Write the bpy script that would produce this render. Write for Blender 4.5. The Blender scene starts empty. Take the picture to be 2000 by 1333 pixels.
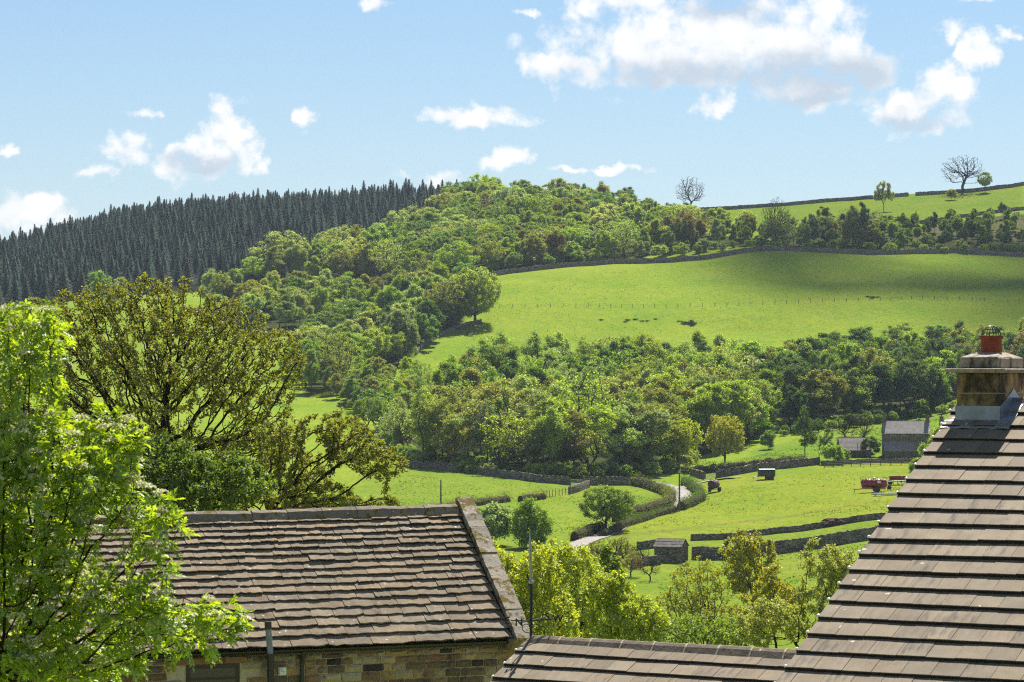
import bpy, bmesh, math, random
import numpy as np
from mathutils import Vector, Matrix

R = math.radians
scene = bpy.context.scene
COL = scene.collection
rng = np.random.default_rng(7)
random.seed(7)

# ------------------------------------------------------------------ camera
LENS = 100.0
F = LENS / 36.0 * 2000.0          # focal length in photo pixels
HY = 740.0                        # photo row of the horizon
HAZE = 0.00005
cam = bpy.data.objects.new('camera', bpy.data.cameras.new('camera'))
COL.objects.link(cam)
cam.location = (0, 0, 0)
cam.rotation_euler = (R(90), 0, 0)
cam.data.lens = LENS
cam.data.sensor_width = 36.0
cam.data.shift_y = (HY - 666.5) / 2000.0
cam.data.clip_start = 0.5
cam.data.clip_end = 20000
cam.data.dof.use_dof = True
cam.data.dof.focus_distance = 70.0
cam.data.dof.aperture_fstop = 11.0
scene.camera = cam

SUN_EL, SUN_AZ = R(53), R(17)
SUN = Vector((math.sin(SUN_AZ) * math.cos(SUN_EL), math.cos(SUN_AZ) * math.cos(SUN_EL), math.sin(SUN_EL)))
sun = bpy.data.objects.new('sun', bpy.data.lights.new('sun', 'SUN'))
COL.objects.link(sun)
sun.rotation_euler = SUN.to_track_quat('Z', 'Y').to_euler()
sun.location = SUN * 400
sun.data.energy = 5.0
sun.data.angle = R(0.53)
sun.data.color = (1.0, 0.95, 0.86)

scene.render.engine = 'CYCLES'
scene.view_settings.view_transform = 'Standard'
scene.view_settings.look = 'None'
scene.view_settings.gamma = 1.0
scene.view_settings.exposure = 1.12
scene.view_settings.use_curve_mapping = False
cy = scene.cycles
cy.use_adaptive_sampling = False
cy.max_bounces = 6
cy.diffuse_bounces = 3
cy.glossy_bounces = 2
cy.transmission_bounces = 4
cy.transparent_max_bounces = 4
cy.volume_bounces = 0
cy.use_denoising = False
cy.filter_width = 1.15
cy.sample_clamp_indirect = 6.0
cy.caustics_reflective = False
cy.caustics_refractive = False


def P(px, py, Y):
    return Vector(((px - 1000.0) / F * Y, Y, (HY - py) / F * Y))


# ------------------------------------------------------------------ node helpers
class NT:
    def __init__(self, tree):
        self.t = tree

    def n(self, typ, ins=None, **attrs):
        nd = self.t.nodes.new(typ)
        for k, v in attrs.items():
            setattr(nd, k, v)
        if ins:
            for k, v in ins.items():
                s = nd.inputs[k]
                if isinstance(v, bpy.types.NodeSocket):
                    self.t.links.new(v, s)
                elif isinstance(v, bpy.types.Node):
                    self.t.links.new(v.outputs[0], s)
                else:
                    s.default_value = v
        return nd

    def m(self, op, a, b=None, c=None, clamp=False):
        ins = {0: a}
        if b is not None: ins[1] = b
        if c is not None: ins[2] = c
        return self.n('ShaderNodeMath', ins, operation=op, use_clamp=clamp).outputs[0]

    def vm(self, op, a, b=None, c=None):
        ins = {0: a}
        if b is not None: ins[1] = b
        if c is not None: ins[2] = c
        nd = self.n('ShaderNodeVectorMath', ins, operation=op)
        return nd.outputs['Value'] if op in ('LENGTH', 'DOT_PRODUCT', 'DISTANCE') else nd.outputs[0]

    def mix(self, f, a, b, blend='MIX'):
        nd = self.n('ShaderNodeMix', {0: f, 6: a, 7: b}, data_type='RGBA', blend_type=blend)
        return nd.outputs[2]

    def noise(self, vec, scale, detail=4, rough=0.55, dim='3D'):
        return self.n('ShaderNodeTexNoise', {'Vector': vec, 'Scale': scale, 'Detail': detail, 'Roughness': rough}, noise_dimensions=dim).outputs[0]

    def rng(self, v, a, b, c=0.0, d=1.0, smooth=False):
        nd = self.n('ShaderNodeMapRange', {0: v, 1: a, 2: b, 3: c, 4: d}, interpolation_type='SMOOTHSTEP' if smooth else 'LINEAR')
        return nd.outputs[0]


def C4(c):
    return (c[0], c[1], c[2], 1.0)


def new_mat(name):
    m = bpy.data.materials.new(name)
    m.use_nodes = True
    m.node_tree.nodes.clear()
    t = NT(m.node_tree)
    out = t.n('ShaderNodeOutputMaterial')
    return m, t, out


def finish(t, out, sh):
    t.t.links.new(sh.outputs[0], out.inputs['Surface'])


# ------------------------------------------------------------------ world: clear sky with fair-weather cumulus
world = bpy.data.worlds.new('World')
scene.world = world
world.use_nodes = True
wt = NT(world.node_tree)
world.node_tree.nodes.clear()
wout = wt.n('ShaderNodeOutputWorld')
sky = wt.n('ShaderNodeTexSky', sky_type='NISHITA', sun_disc=False, sun_elevation=SUN_EL, sun_rotation=SUN_AZ,
           altitude=0.0, air_density=1.0, dust_density=0.5, ozone_density=2.2)
skyg = wt.mix(1.0, sky.outputs[0], (0.455, 0.60, 0.72, 1), 'MULTIPLY')
CL = 7.3
wco = wt.n('ShaderNodeTexCoord').outputs['Generated']
sep = wt.n('ShaderNodeSeparateXYZ', {0: wco})
az = wt.m('ARCTAN2', sep.outputs[0], sep.outputs[1])
hyp = wt.m('SQRT', wt.m('ADD', wt.m('MULTIPLY', sep.outputs[0], sep.outputs[0]), wt.m('MULTIPLY', sep.outputs[1], sep.outputs[1])))
el = wt.m('ARCTAN2', sep.outputs[2], hyp)
ang = wt.n('ShaderNodeCombineXYZ', {0: az, 1: el, 2: 0.0}).outputs[0]
# billowed coordinates
nv = wt.n('ShaderNodeTexNoise', {'Vector': ang, 'Scale': 55.0, 'Detail': 5.0, 'Roughness': 0.6}, noise_dimensions='2D').outputs['Color']
wob = wt.vm('MULTIPLY', wt.vm('SUBTRACT', nv, (0.5, 0.5, 0.5)), (0.022, 0.014, 0.0))
angw = wt.vm('ADD', ang, wob)
CLOUDS = [  # photo px of the centre, half sizes
    (1270, 95, 235, 88), (1420, 75, 235, 105), (1560, 95, 170, 82), (1350, 110, 250, 70), (1210, 10, 130, 40), (1110, 130, 85, 45), (1330, 150, 150, 30),
    (1660, 130, 110, 55), (1590, 180, 110, 38), (1040, 22, 40, 14), (1700, 165, 60, 30),
    (1780, 215, 105, 52), (1860, 170, 70, 45), (1905, 110, 34, 50), (1865, 70, 45, 26), (1600, 20, 80, 35),
    (445, 265, 62, 62), (400, 300, 70, 45), (340, 335, 50, 30), (470, 310, 45, 36), (245, 292, 55, 32), (190, 335, 30, 18), (310, 222, 42, 16),
    (586, 232, 27, 25), (935, 233, 105, 24), (990, 308, 68, 22), (845, 345, 60, 22), (60, 420, 110, 40), (10, 440, 90, 60),
    (22, 293, 30, 14), (728, 6, 34, 20), (1392, 200, 50, 25), (1968, 82, 30, 18), (1920, 8, 45, 16), (520, 330, 30, 15), (1180, 330, 120, 10)]
GREY = [(1330, 150, 190, 34), (1520, 150, 170, 40), (1650, 150, 110, 50), (1590, 195, 100, 22), (1780, 245, 70, 20), (1420, 20, 90, 30), (390, 320, 60, 22)]


def blobs(lst, coords, soft):
    dm = None
    for (cx, cyy, rx, ry) in lst:
        a0, e0 = math.atan((cx - 1000) / F), math.atan((HY - cyy) / F)
        sx, sy = F / rx / 1.08, F / ry / 1.08
        v = wt.n('ShaderNodeVectorMath', {0: coords, 1: (sx, sy, 0), 2: (-a0 * sx, -e0 * sy, 0)}, operation='MULTIPLY_ADD').outputs[0]
        d = wt.vm('LENGTH', v)
        dm = d if dm is None else wt.n('ShaderNodeMath', {0: dm, 1: d, 2: soft}, operation='SMOOTH_MIN').outputs[0]
    return dm


f1 = wt.noise(ang, 105.0, 6, 0.66, '2D')
vb = wt.n('ShaderNodeTexVoronoi', {'Vector': wt.vm('ADD', ang, wt.vm('MULTIPLY', wob, (0.45, 0.45, 0))), 'Scale': 85.0, 'Detail': 1.5, 'Roughness': 0.5}, voronoi_dimensions='2D').outputs['Distance']
dens_in = wt.m('ADD', wt.m('SUBTRACT', 1.0, blobs(CLOUDS, angw, 0.25)), wt.m('ADD', wt.m('MULTIPLY', wt.m('SUBTRACT', f1, 0.5), 1.25), wt.m('MULTIPLY', wt.m('SUBTRACT', 0.52, vb), 0.6)))
# the same kind of cloud goes on over the rest of the sky
big = wt.noise(wt.vm('MULTIPLY', ang, (1.0, 1.6, 1.0)), 7.0, 5, 0.6, '2D')
outside = wt.m('MAXIMUM', wt.rng(wt.m('ABSOLUTE', az), 0.20, 0.30), wt.rng(el, 0.145, 0.22))
dens_out = wt.m('SUBTRACT', wt.m('MULTIPLY', wt.m('MULTIPLY', wt.m('SUBTRACT', big, 0.56), 6.0), outside), wt.m('SUBTRACT', 1.0, outside))
dens = wt.m('MAXIMUM', dens_in, dens_out)
alpha = wt.rng(dens, -0.10, 0.62, 0.0, 0.99, smooth=True)
alpha = wt.m('MULTIPLY', alpha, wt.rng(el, -0.01, 0.02))
gr = wt.rng(blobs(GREY, angw, 0.4), 1.4, 0.2, 0.0, 0.9, smooth=True)
relief = wt.m('MULTIPLY', wt.m('SUBTRACT', 0.42, vb), 0.30)
shade = wt.m('SUBTRACT', wt.m('ADD', 0.93, relief), gr, clamp=True)
ccol = wt.mix(shade, (CL * 0.55, CL * 0.64, CL * 0.74, 1), (CL, CL, CL * 0.995, 1))
band = wt.m('POWER', 2.718, wt.m('MULTIPLY', wt.m('MAXIMUM', el, 0.0), -13.0))
skyh = wt.mix(wt.m('MULTIPLY', band, 0.80), skyg, (CL * 0.80, CL * 0.86, CL * 0.91, 1))
skyc = wt.mix(alpha, skyh, ccol)
bg = wt.n('ShaderNodeBackground', {'Color': skyc, 'Strength': 0.068})
wt.t.links.new(bg.outputs[0], wout.inputs['Surface'])
world.cycles.sampling_method = 'MANUAL'
world.cycles.sample_map_resolution = 512

# ------------------------------------------------------------------ object helpers
WM = {}


def place(o, parent=None, mw=None):
    mw = mw or Matrix.Identity(4)
    WM[o] = mw
    if parent is not None:
        o.parent = parent
        o.matrix_local = WM[parent].inverted() @ mw
    else:
        o.matrix_local = mw
    return o


def link(o):
    COL.objects.link(o)
    return o


def thing(name, label, cat, loc=(0, 0, 0), group=None, mw=None):
    o = link(bpy.data.objects.new(name, None))
    o.empty_display_size = 0.2
    place(o, None, mw or Matrix.Translation(Vector(loc)))
    tag(o, label, cat, group)
    return o


def tag(o, label=None, cat=None, group=None, kind=None):
    if label: o['label'] = label
    if cat: o['category'] = cat
    if group: o['group'] = group
    if kind: o['kind'] = kind
    return o


def part(name, me, parent, mw=None, color=None):
    o = link(bpy.data.objects.new(name, me))
    place(o, parent, mw if mw is not None else (WM[parent] if parent else None))
    if color: o.color = C4(color)
    return o


def fast_part(name, me, parent, local, color=None):
    """a piece placed in its parent's own frame"""
    o = bpy.data.objects.new(name, me)
    COL.objects.link(o)
    o.parent = parent
    o.matrix_local = local
    WM[o] = WM[parent] @ local
    if color: o.color = C4(color)
    return o


def mesh_np(name, V, faces, mats=(), midx=None, smooth=False):
    """faces: list of (M,k) int arrays; midx: list of ints per array"""
    me = bpy.data.meshes.new(name)
    V = np.asarray(V, np.float32)
    me.vertices.add(len(V))
    me.vertices.foreach_set('co', V.ravel())
    faces = [np.asarray(f, np.int32) for f in faces]
    loops = np.concatenate([f.ravel() for f in faces])
    tot = np.concatenate([np.full(len(f), f.shape[1], np.int32) for f in faces])
    start = np.concatenate([[0], np.cumsum(tot)[:-1]]).astype(np.int32)
    me.loops.add(len(loops))
    me.loops.foreach_set('vertex_index', loops)
    me.polygons.add(len(tot))
    me.polygons.foreach_set('loop_start', start)
    me.polygons.foreach_set('loop_total', tot)
    for m in mats: me.materials.append(m)
    if midx is not None:
        mi = np.concatenate([np.full(len(f), i, np.int32) for f, i in zip(faces, midx)])
        me.polygons.foreach_set('material_index', mi)
    if smooth:
        me.polygons.foreach_set('use_smooth', np.ones(len(tot), bool))
    me.update(calc_edges=True)
    me.validate()
    return me


class MB:
    """collects simple shapes into one mesh"""
    def __init__(self):
        self.v = []; self.f = []; self.mi = []

    def add(self, vs, fs, mi=0):
        b = len(self.v)
        self.v += [tuple(p) for p in vs]
        self.f += [tuple(b + i for i in f) for f in fs]
        self.mi += [mi] * len(fs)
        return self

    def box(self, x0, x1, y0, y1, z0, z1, mi=0, M=None):
        vs = [(x, y, z) for z in (z0, z1) for y in (y0, y1) for x in (x0, x1)]
        if M is not None: vs = [tuple(M @ Vector(p)) for p in vs]
        return self.add(vs, [(0, 2, 3, 1), (4, 5, 7, 6), (0, 1, 5, 4), (2, 6, 7, 3), (0, 4, 6, 2), (1, 3, 7, 5)], mi)

    def tube(self, pts, r, k=8, mi=0, caps=True):
        pts = [Vector(p) for p in pts]
        rs = r if isinstance(r, (list, tuple)) else [r] * len(pts)
        vs, fs = [], []
        for i, p in enumerate(pts):
            d = (pts[min(i + 1, len(pts) - 1)] - pts[max(i - 1, 0)])
            d = d.normalized() if d.length > 0 else Vector((0, 0, 1))
            ref = Vector((0, 0, 1)) if abs(d.z) < 0.9 else Vector((1, 0, 0))
            a = d.cross(ref).normalized(); b = d.cross(a)
            for j in range(k):
                t = 2 * math.pi * j / k
                vs.append(p + (a * math.cos(t) + b * math.sin(t)) * rs[i])
        for i in range(len(pts) - 1):
            for j in range(k):
                fs.append((i * k + j, i * k + (j + 1) % k, (i + 1) * k + (j + 1) % k, (i + 1) * k + j))
        if caps:
            fs.append(tuple(range(k - 1, -1, -1)))
            fs.append(tuple((len(pts) - 1) * k + j for j in range(k)))
        return self.add(vs, fs, mi)

    def lathe(self, prof, k=16, mi=0, M=None):
        vs, fs = [], []
        for (r, z) in prof:
            for j in range(k):
                t = 2 * math.pi * j / k
                vs.append((r * math.cos(t), r * math.sin(t), z))
        for i in range(len(prof) - 1):
            for j in range(k):
                fs.append((i * k + j, i * k + (j + 1) % k, (i + 1) * k + (j + 1) % k, (i + 1) * k + j))
        if prof[0][0] > 1e-4: fs.append(tuple(range(k - 1, -1, -1)))
        if prof[-1][0] > 1e-4: fs.append(tuple((len(prof) - 1) * k + j for j in range(k)))
        if M is not None: vs = [tuple(M @ Vector(p)) for p in vs]
        return self.add(vs, fs, mi)

    def prism(self, poly, axis_a, axis_b, mi=0):
        """poly: 3D points of one end, extruded by vector axis_b-axis_a"""
        d = Vector(axis_b) - Vector(axis_a)
        n = len(poly)
        vs = [Vector(p) for p in poly] + [Vector(p) + d for p in poly]
        fs = [tuple(range(n - 1, -1, -1)), tuple(range(n, 2 * n))] + [(i, (i + 1) % n, n + (i + 1) % n, n + i) for i in range(n)]
        return self.add(vs, fs, mi)

    def mesh(self, name, *mats, bevel=0.0, smooth=False):
        me = bpy.data.meshes.new(name)
        me.from_pydata(self.v, [], self.f)
        for m in mats: me.materials.append(m)
        me.polygons.foreach_set('material_index', self.mi)
        bm = bmesh.new(); bm.from_mesh(me)
        bmesh.ops.recalc_face_normals(bm, faces=bm.faces)
        if bevel > 0:
            bmesh.ops.bevel(bm, geom=bm.edges[:], offset=bevel, segments=1, affect='EDGES', profile=0.6)
        bm.to_mesh(me); bm.free()
        if smooth:
            me.polygons.foreach_set('use_smooth', [True] * len(me.polygons))
        me.update()
        return me


# ------------------------------------------------------------------ value noise for geometry
def vnoise(x, y, seed=0):
    xi = np.floor(x).astype(np.int64); yi = np.floor(y).astype(np.int64)
    fx = x - xi; fy = y - yi
    fx = fx * fx * (3 - 2 * fx); fy = fy * fy * (3 - 2 * fy)

    def h(a, b):
        n = (a * 374761393 + b * 668265263 + seed * 974711) & 0xFFFFFFFF
        n = ((n ^ (n >> 13)) * 1274126177) & 0xFFFFFFFF
        return ((n ^ (n >> 16)) & 0xFFFF) / 65535.0
    return (h(xi, yi) * (1 - fx) + h(xi + 1, yi) * fx) * (1 - fy) + (h(xi, yi + 1) * (1 - fx) + h(xi + 1, yi + 1) * fx) * fy - 0.5


# ------------------------------------------------------------------ terrain tables: (distance, photo row) per photo column
NEAR = [(10, 4700), (25, 2600), (60, 1890), (100, 1640), (200, 1385), (300, 1225)]
TAB = {
    0: [(380, 1118), (480, 1005), (560, 925), (640, 855), (720, 800), (800, 752), (900, 700), (1000, 655), (1100, 620), (1200, 595), (1300, 577), (1400, 560), (1600, 532), (1850, 512), (2000, 514), (4000, 690), (9000, 760)],
    300: [(380, 1120), (480, 1010), (560, 930), (640, 860), (720, 800), (800, 750), (900, 695), (1000, 650), (1100, 612), (1200, 585), (1300, 567), (1400, 545), (1600, 495), (1900, 442), (2050, 440), (4000, 640), (9000, 750)],
    600: [(380, 1130), (480, 1015), (560, 945), (605, 905), (660, 865), (720, 825), (800, 765), (900, 710), (1000, 660), (1100, 615), (1200, 582), (1300, 557), (1400, 532), (1600, 478), (1850, 425), (2050, 421), (4000, 620), (9000, 750)],
    800: [(380, 1140), (430, 1068), (480, 1020), (540, 965), (575, 935), (605, 912), (640, 890), (700, 850), (800, 765), (870, 715), (930, 680), (1000, 645), (1060, 615), (1150, 578), (1250, 550), (1400, 505), (1550, 465), (1750, 420), (1850, 405), (2100, 412), (4000, 600), (9000, 750)],
    1000: [(380, 1150), (430, 1075), (480, 1025), (520, 988), (560, 955), (600, 925), (640, 895), (700, 845), (800, 780), (850, 750), (900, 715), (950, 677), (1000, 640), (1060, 601), (1150, 560), (1210, 534), (1300, 507), (1450, 465), (1600, 425), (1720, 405), (2000, 415), (4000, 600), (9000, 750)],
    1300: [(380, 1150), (420, 1098), (445, 1052), (500, 1005), (560, 965), (600, 935), (650, 900), (700, 860), (800, 787), (870, 735), (930, 690), (1000, 643), (1060, 600), (1150, 553), (1250, 511), (1300, 493), (1400, 470), (1500, 446), (1600, 426), (1700, 411), (1800, 408), (2200, 440), (4000, 600), (9000, 750)],
    1500: [(380, 1140), (415, 1096), (430, 1074), (445, 1053), (455, 1040), (500, 1000), (560, 945), (590, 914), (620, 893), (650, 876), (690, 850), (760, 802), (850, 745), (920, 700), (1000, 648), (1060, 597), (1150, 548), (1255, 489), (1350, 470), (1450, 448), (1550, 425), (1650, 406), (1750, 400), (2200, 440), (4000, 600), (9000, 750)],
    1750: [(380, 1120), (420, 1062), (435, 1043), (448, 1020), (458, 1008), (500, 980), (560, 938), (595, 905), (625, 885), (660, 857), (700, 828), (760, 795), (850, 742), (920, 700), (1000, 645), (1060, 590), (1150, 548), (1265, 496), (1350, 470), (1450, 445), (1550, 418), (1680, 386), (1800, 383), (2200, 440), (4000, 600), (9000, 750)],
    2000: [(380, 1110), (420, 1050), (440, 1030), (500, 972), (560, 928), (595, 890), (625, 868), (660, 835), (700, 800), (760, 770), (850, 727), (920, 695), (1000, 640), (1060, 587), (1150, 550), (1270, 501), (1350, 475), (1450, 440), (1550, 405), (1700, 360), (1850, 364), (2200, 430), (4000, 600), (9000, 750)],
}


def squash(Y):
    return Y if Y <= 870 else 870 + (Y - 870) * 0.58


def pchip(x, y, xq):
    x = np.asarray(x, float); y = np.asarray(y, float); xq = np.clip(xq, x[0], x[-1])
    h = np.diff(x); d = np.diff(y) / h
    m = np.zeros_like(y); m[0] = d[0]; m[-1] = d[-1]
    for i in range(1, len(x) - 1):
        if d[i - 1] * d[i] > 0:
            w1 = 2 * h[i] + h[i - 1]; w2 = h[i] + 2 * h[i - 1]
            m[i] = (w1 + w2) / (w1 / d[i - 1] + w2 / d[i])
    i = np.clip(np.searchsorted(x, xq) - 1, 0, len(x) - 2)
    t = (xq - x[i]) / h[i]
    return (1 + 2 * t) * (1 - t) ** 2 * y[i] + t * (1 - t) ** 2 * h[i] * m[i] + t * t * (3 - 2 * t) * y[i + 1] + t * t * (t - 1) * h[i] * m[i + 1]


LY = np.linspace(math.log(10), math.log(5500), 1400)
colx = sorted(TAB)
cols = np.array([pchip([math.log(squash(a)) for a, b in NEAR + TAB[c]], [b for a, b in NEAR + TAB[c]], LY) for c in colx])
PXG = np.arange(0, 2001, 20)
GT = np.array([pchip(colx, cols[:, j], PXG) for j in range(len(LY))]).T   # (px, lnY)


def und(X, Y):
    a = np.clip((np.asarray(Y, float) - 200) / 200, 0, 1)
    return a * (1.6 * vnoise(X / 60.0, Y / 60.0, 3) + 0.7 * vnoise(X / 21.0, Y / 21.0, 4) + 0.25 * vnoise(X / 6.0, Y / 6.0, 5))


def ground(X, Y):
    X = np.asarray(X, float); Y = np.asarray(Y, float)
    Yc = np.clip(Y, 12, 5400)
    px = np.clip(1000 + F * X / np.maximum(Yc, 60), 0, 1999.9)
    fi = px / 20.0; i = np.minimum(fi.astype(int), len(PXG) - 2); a = fi - i
    fj = (np.log(Yc) - LY[0]) / (LY[1] - LY[0]); j = np.minimum(fj.astype(int), len(LY) - 2); b = fj - j
    py = (GT[i, j] * (1 - b) + GT[i, j + 1] * b) * (1 - a) + (GT[i + 1, j] * (1 - b) + GT[i + 1, j + 1] * b) * a
    return (HY - py) / F * Yc + und(X, Y)


def g(px, py, dy=0.0):
    """the point of the ground seen at a photo pixel"""
    ys = np.exp(LY); x = (px - 1000) / F
    row = HY - F * ground(x * ys, ys) / ys
    ok = ys > 60
    ys, row = ys[ok], row[ok]
    mono = np.minimum.accumulate(row)
    Y = float(np.interp(-py, -mono + np.arange(len(mono)) * 1e-9, ys))
    return Vector((x * Y, Y, float(ground(x * Y, Y)) + dy))


def inpoly(px, py, poly):
    px = np.asarray(px, float); py = np.asarray(py, float)
    c = np.zeros(px.shape, bool)
    n = len(poly)
    for i in range(n):
        x1, y1 = poly[i]; x2, y2 = poly[(i + 1) % n]
        if y1 == y2: continue
        c ^= ((y1 > py) != (y2 > py)) & (px < (x2 - x1) * (py - y1) / (y2 - y1) + x1)
    return c


W1 = [(700, 845), (760, 868), (820, 903), (950, 922), (1100, 932), (1270, 925), (1340, 900), (1460, 868), (1480, 850), (1475, 770), (1400, 752), (1330, 748), (1100, 757), (990, 761), (900, 782), (850, 808), (770, 838)]
W2 = [(1480, 850), (1640, 832), (1867, 797), (2060, 765), (2060, 715), (1850, 718), (1640, 738), (1500, 768)]
W3 = [(600, 775), (685, 745), (783, 712), (808, 688), (866, 645), (900, 630), (918, 605), (850, 610), (750, 632), (640, 680), (590, 730)]
W3B = [(410, 640), (560, 650), (640, 625), (700, 610), (850, 596), (860, 580), (780, 580), (640, 588), (540, 590), (410, 600)]
W4 = [(480, 560), (620, 556), (700, 552), (800, 548), (880, 548), (950, 533), (1120, 514), (1300, 497), (1420, 482), (1510, 482), (1510, 470), (1400, 462), (1310, 436), (1240, 418), (1200, 411), (1100, 410), (1000, 408), (920, 406), (890, 412), (850, 450), (760, 490), (640, 530)]
W5 = [(1510, 483), (1720, 486), (1710, 452), (1600, 455), (1510, 466)]
W6 = [(1720, 488), (2040, 492), (2040, 415), (1930, 425), (1810, 445), (1720, 455)]
WC = [(-60, 605), (100, 592), (300, 572), (480, 560), (640, 533), (760, 490), (850, 450), (893, 408), (880, 400), (600, 415), (300, 430), (0, 500), (-60, 520)]

# ------------------------------------------------------------------ materials
def grass_mat():
    m, t, out = new_mat('pasture')
    pos = t.n('ShaderNodeNewGeometry').outputs['Position']
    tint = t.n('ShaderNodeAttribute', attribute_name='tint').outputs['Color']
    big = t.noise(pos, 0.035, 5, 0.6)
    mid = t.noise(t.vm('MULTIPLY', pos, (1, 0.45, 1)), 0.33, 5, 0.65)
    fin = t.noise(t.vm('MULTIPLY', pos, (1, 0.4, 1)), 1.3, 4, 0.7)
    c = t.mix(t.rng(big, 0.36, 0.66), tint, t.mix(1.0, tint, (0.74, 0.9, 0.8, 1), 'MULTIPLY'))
    c = t.mix(t.rng(mid, 0.38, 0.66, 0, 0.75), c, t.mix(1.0, c, (1.32, 1.10, 1.0, 1), 'MULTIPLY'))
    c = t.mix(t.rng(fin, 0.48, 0.68, 0, 0.7), c, t.mix(1.0, c, (0.5, 0.64, 0.5, 1), 'MULTIPLY'))
    h = t.m('ADD', t.m('MULTIPLY', mid, 0.6), t.m('MULTIPLY', fin, 0.35))
    bump = t.n('ShaderNodeBump', {'Strength': 0.9, 'Distance': 0.8, 'Height': h})
    d = t.n('ShaderNodeBsdfDiffuse', {'Color': c, 'Normal': bump.outputs[0]})
    finish(t, out, d)
    return m


def leaf_mat(name, trans=0.4, gloss=0.03, tcol=(1.15, 1.15, 0.45), var=0.7, inst=0.0):
    m, t, out = new_mat(name)
    oi = t.n('ShaderNodeObjectInfo')
    ri = t.n('ShaderNodeNewGeometry').outputs['Random Per Island']
    v = t.m('MULTIPLY_ADD', ri, var, 1.0 - var * 0.5)
    if inst > 0: v = t.m('MULTIPLY', v, t.m('MULTIPLY_ADD', oi.outputs['Random'], inst, 1.0 - inst * 0.5))
    hue = t.n('ShaderNodeHueSaturation', {'Hue': t.m('MULTIPLY_ADD', t.m('FRACT', t.m('MULTIPLY', ri, 7.31)), 0.03, 0.488), 'Saturation': 1.0, 'Value': v, 'Color': oi.outputs['Color']})
    c = hue.outputs[0]
    d = t.n('ShaderNodeBsdfDiffuse', {'Color': c})
    tr = t.n('ShaderNodeBsdfTranslucent', {'Color': t.mix(1.0, c, C4(tcol), 'MULTIPLY')})
    s = t.n('ShaderNodeMixShader', {0: trans, 1: d.outputs[0], 2: tr.outputs[0]})
    if gloss > 0:
        gl = t.n('ShaderNodeBsdfGlossy', {'Color': (1, 1, 1, 1), 'Roughness': 0.5})
        s = t.n('ShaderNodeMixShader', {0: gloss, 1: s.outputs[0], 2: gl.outputs[0]})
    finish(t, out, s)
    return m


def bark_mat(name, c1, c2, scale=9.0):
    m, t, out = new_mat(name)
    pos = t.n('ShaderNodeTexCoord').outputs['Object']
    n = t.noise(t.vm('MULTIPLY', pos, (1, 1, 0.3)), scale, 5, 0.65)
    c = t.mix(t.rng(n, 0.35, 0.65), C4(c1), C4(c2))
    b = t.n('ShaderNodeBump', {'Strength': 0.5, 'Distance': 0.03, 'Height': n})
    finish(t, out, t.n('ShaderNodeBsdfDiffuse', {'Color': c, 'Normal': b.outputs[0]}))
    return m


def stone_mat(name, c1, c2, scale=6.0, use_obj=False, lichen=0.0, moss=0.0, bump=0.6, dark=0.0, rough=0.9, dist=0.02, world=True):
    """weathered stone: two tones, grime, lichen spots and moss patches"""
    m, t, out = new_mat(name)
    pos = t.n('ShaderNodeNewGeometry').outputs['Position'] if world else t.n('ShaderNodeTexCoord').outputs['Object']
    n1 = t.noise(pos, scale, 6, 0.62)
    n2 = t.noise(pos, scale * 5.3, 5, 0.65)
    c = t.mix(t.rng(n1, 0.32, 0.68), C4(c1), C4(c2))
    if use_obj:
        oi = t.n('ShaderNodeObjectInfo')
        c = t.mix(1.0, c, oi.outputs['Color'], 'MULTIPLY')
    c = t.mix(t.rng(n2, 0.45, 0.75, 0, 0.55), c, t.mix(1.0, c, (0.5, 0.47, 0.45, 1), 'MULTIPLY'))
    if dark > 0:
        nd = t.noise(t.vm('MULTIPLY', pos, (1, 1, 0.5)), scale * 0.55, 6, 0.7)
        c = t.mix(t.rng(nd, 0.62 - dark * 0.3, 0.78 - dark * 0.3, 0, 0.9), c, (0.022, 0.019, 0.016, 1))
    if moss > 0:
        nm = t.noise(pos, 5.0, 6, 0.7)
        mc = t.mix(t.noise(pos, 26.0, 4, 0.6), (0.16, 0.075, 0.008, 1), (0.10, 0.105, 0.012, 1))
        mf = t.rng(nm, 0.66 - moss * 0.3, 0.72 - moss * 0.3)
        c = t.mix(mf, c, mc)
    if lichen > 0:
        vo = t.n('ShaderNodeTexVoronoi', {'Vector': t.vm('ADD', pos, t.vm('MULTIPLY', t.n('ShaderNodeTexNoise', {'Vector': pos, 'Scale': 14.0}).outputs['Color'], (0.08, 0.08, 0.08))), 'Scale': 9.0, 'Randomness': 1.0})
        hit = t.m('MULTIPLY', t.m('LESS_THAN', vo.outputs['Distance'], 0.20), t.m('LESS_THAN', t.n('ShaderNodeSeparateColor', {0: vo.outputs['Color']}).outputs[0], lichen))
        c = t.mix(t.m('MULTIPLY', hit, t.rng(n2, 0.4, 0.55)), c, (0.50, 0.49, 0.44, 1))
    h = t.m('ADD', n1, t.m('MULTIPLY', n2, 0.5))
    b = t.n('ShaderNodeBump', {'Strength': bump, 'Distance': dist, 'Height': h})
    p = t.n('ShaderNodeBsdfPrincipled', {'Base Color': c, 'Roughness': rough, 'Normal': b.outputs[0]})
    p.inputs['Specular IOR Level'].default_value = 0.25
    finish(t, out, p)
    return m


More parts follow.
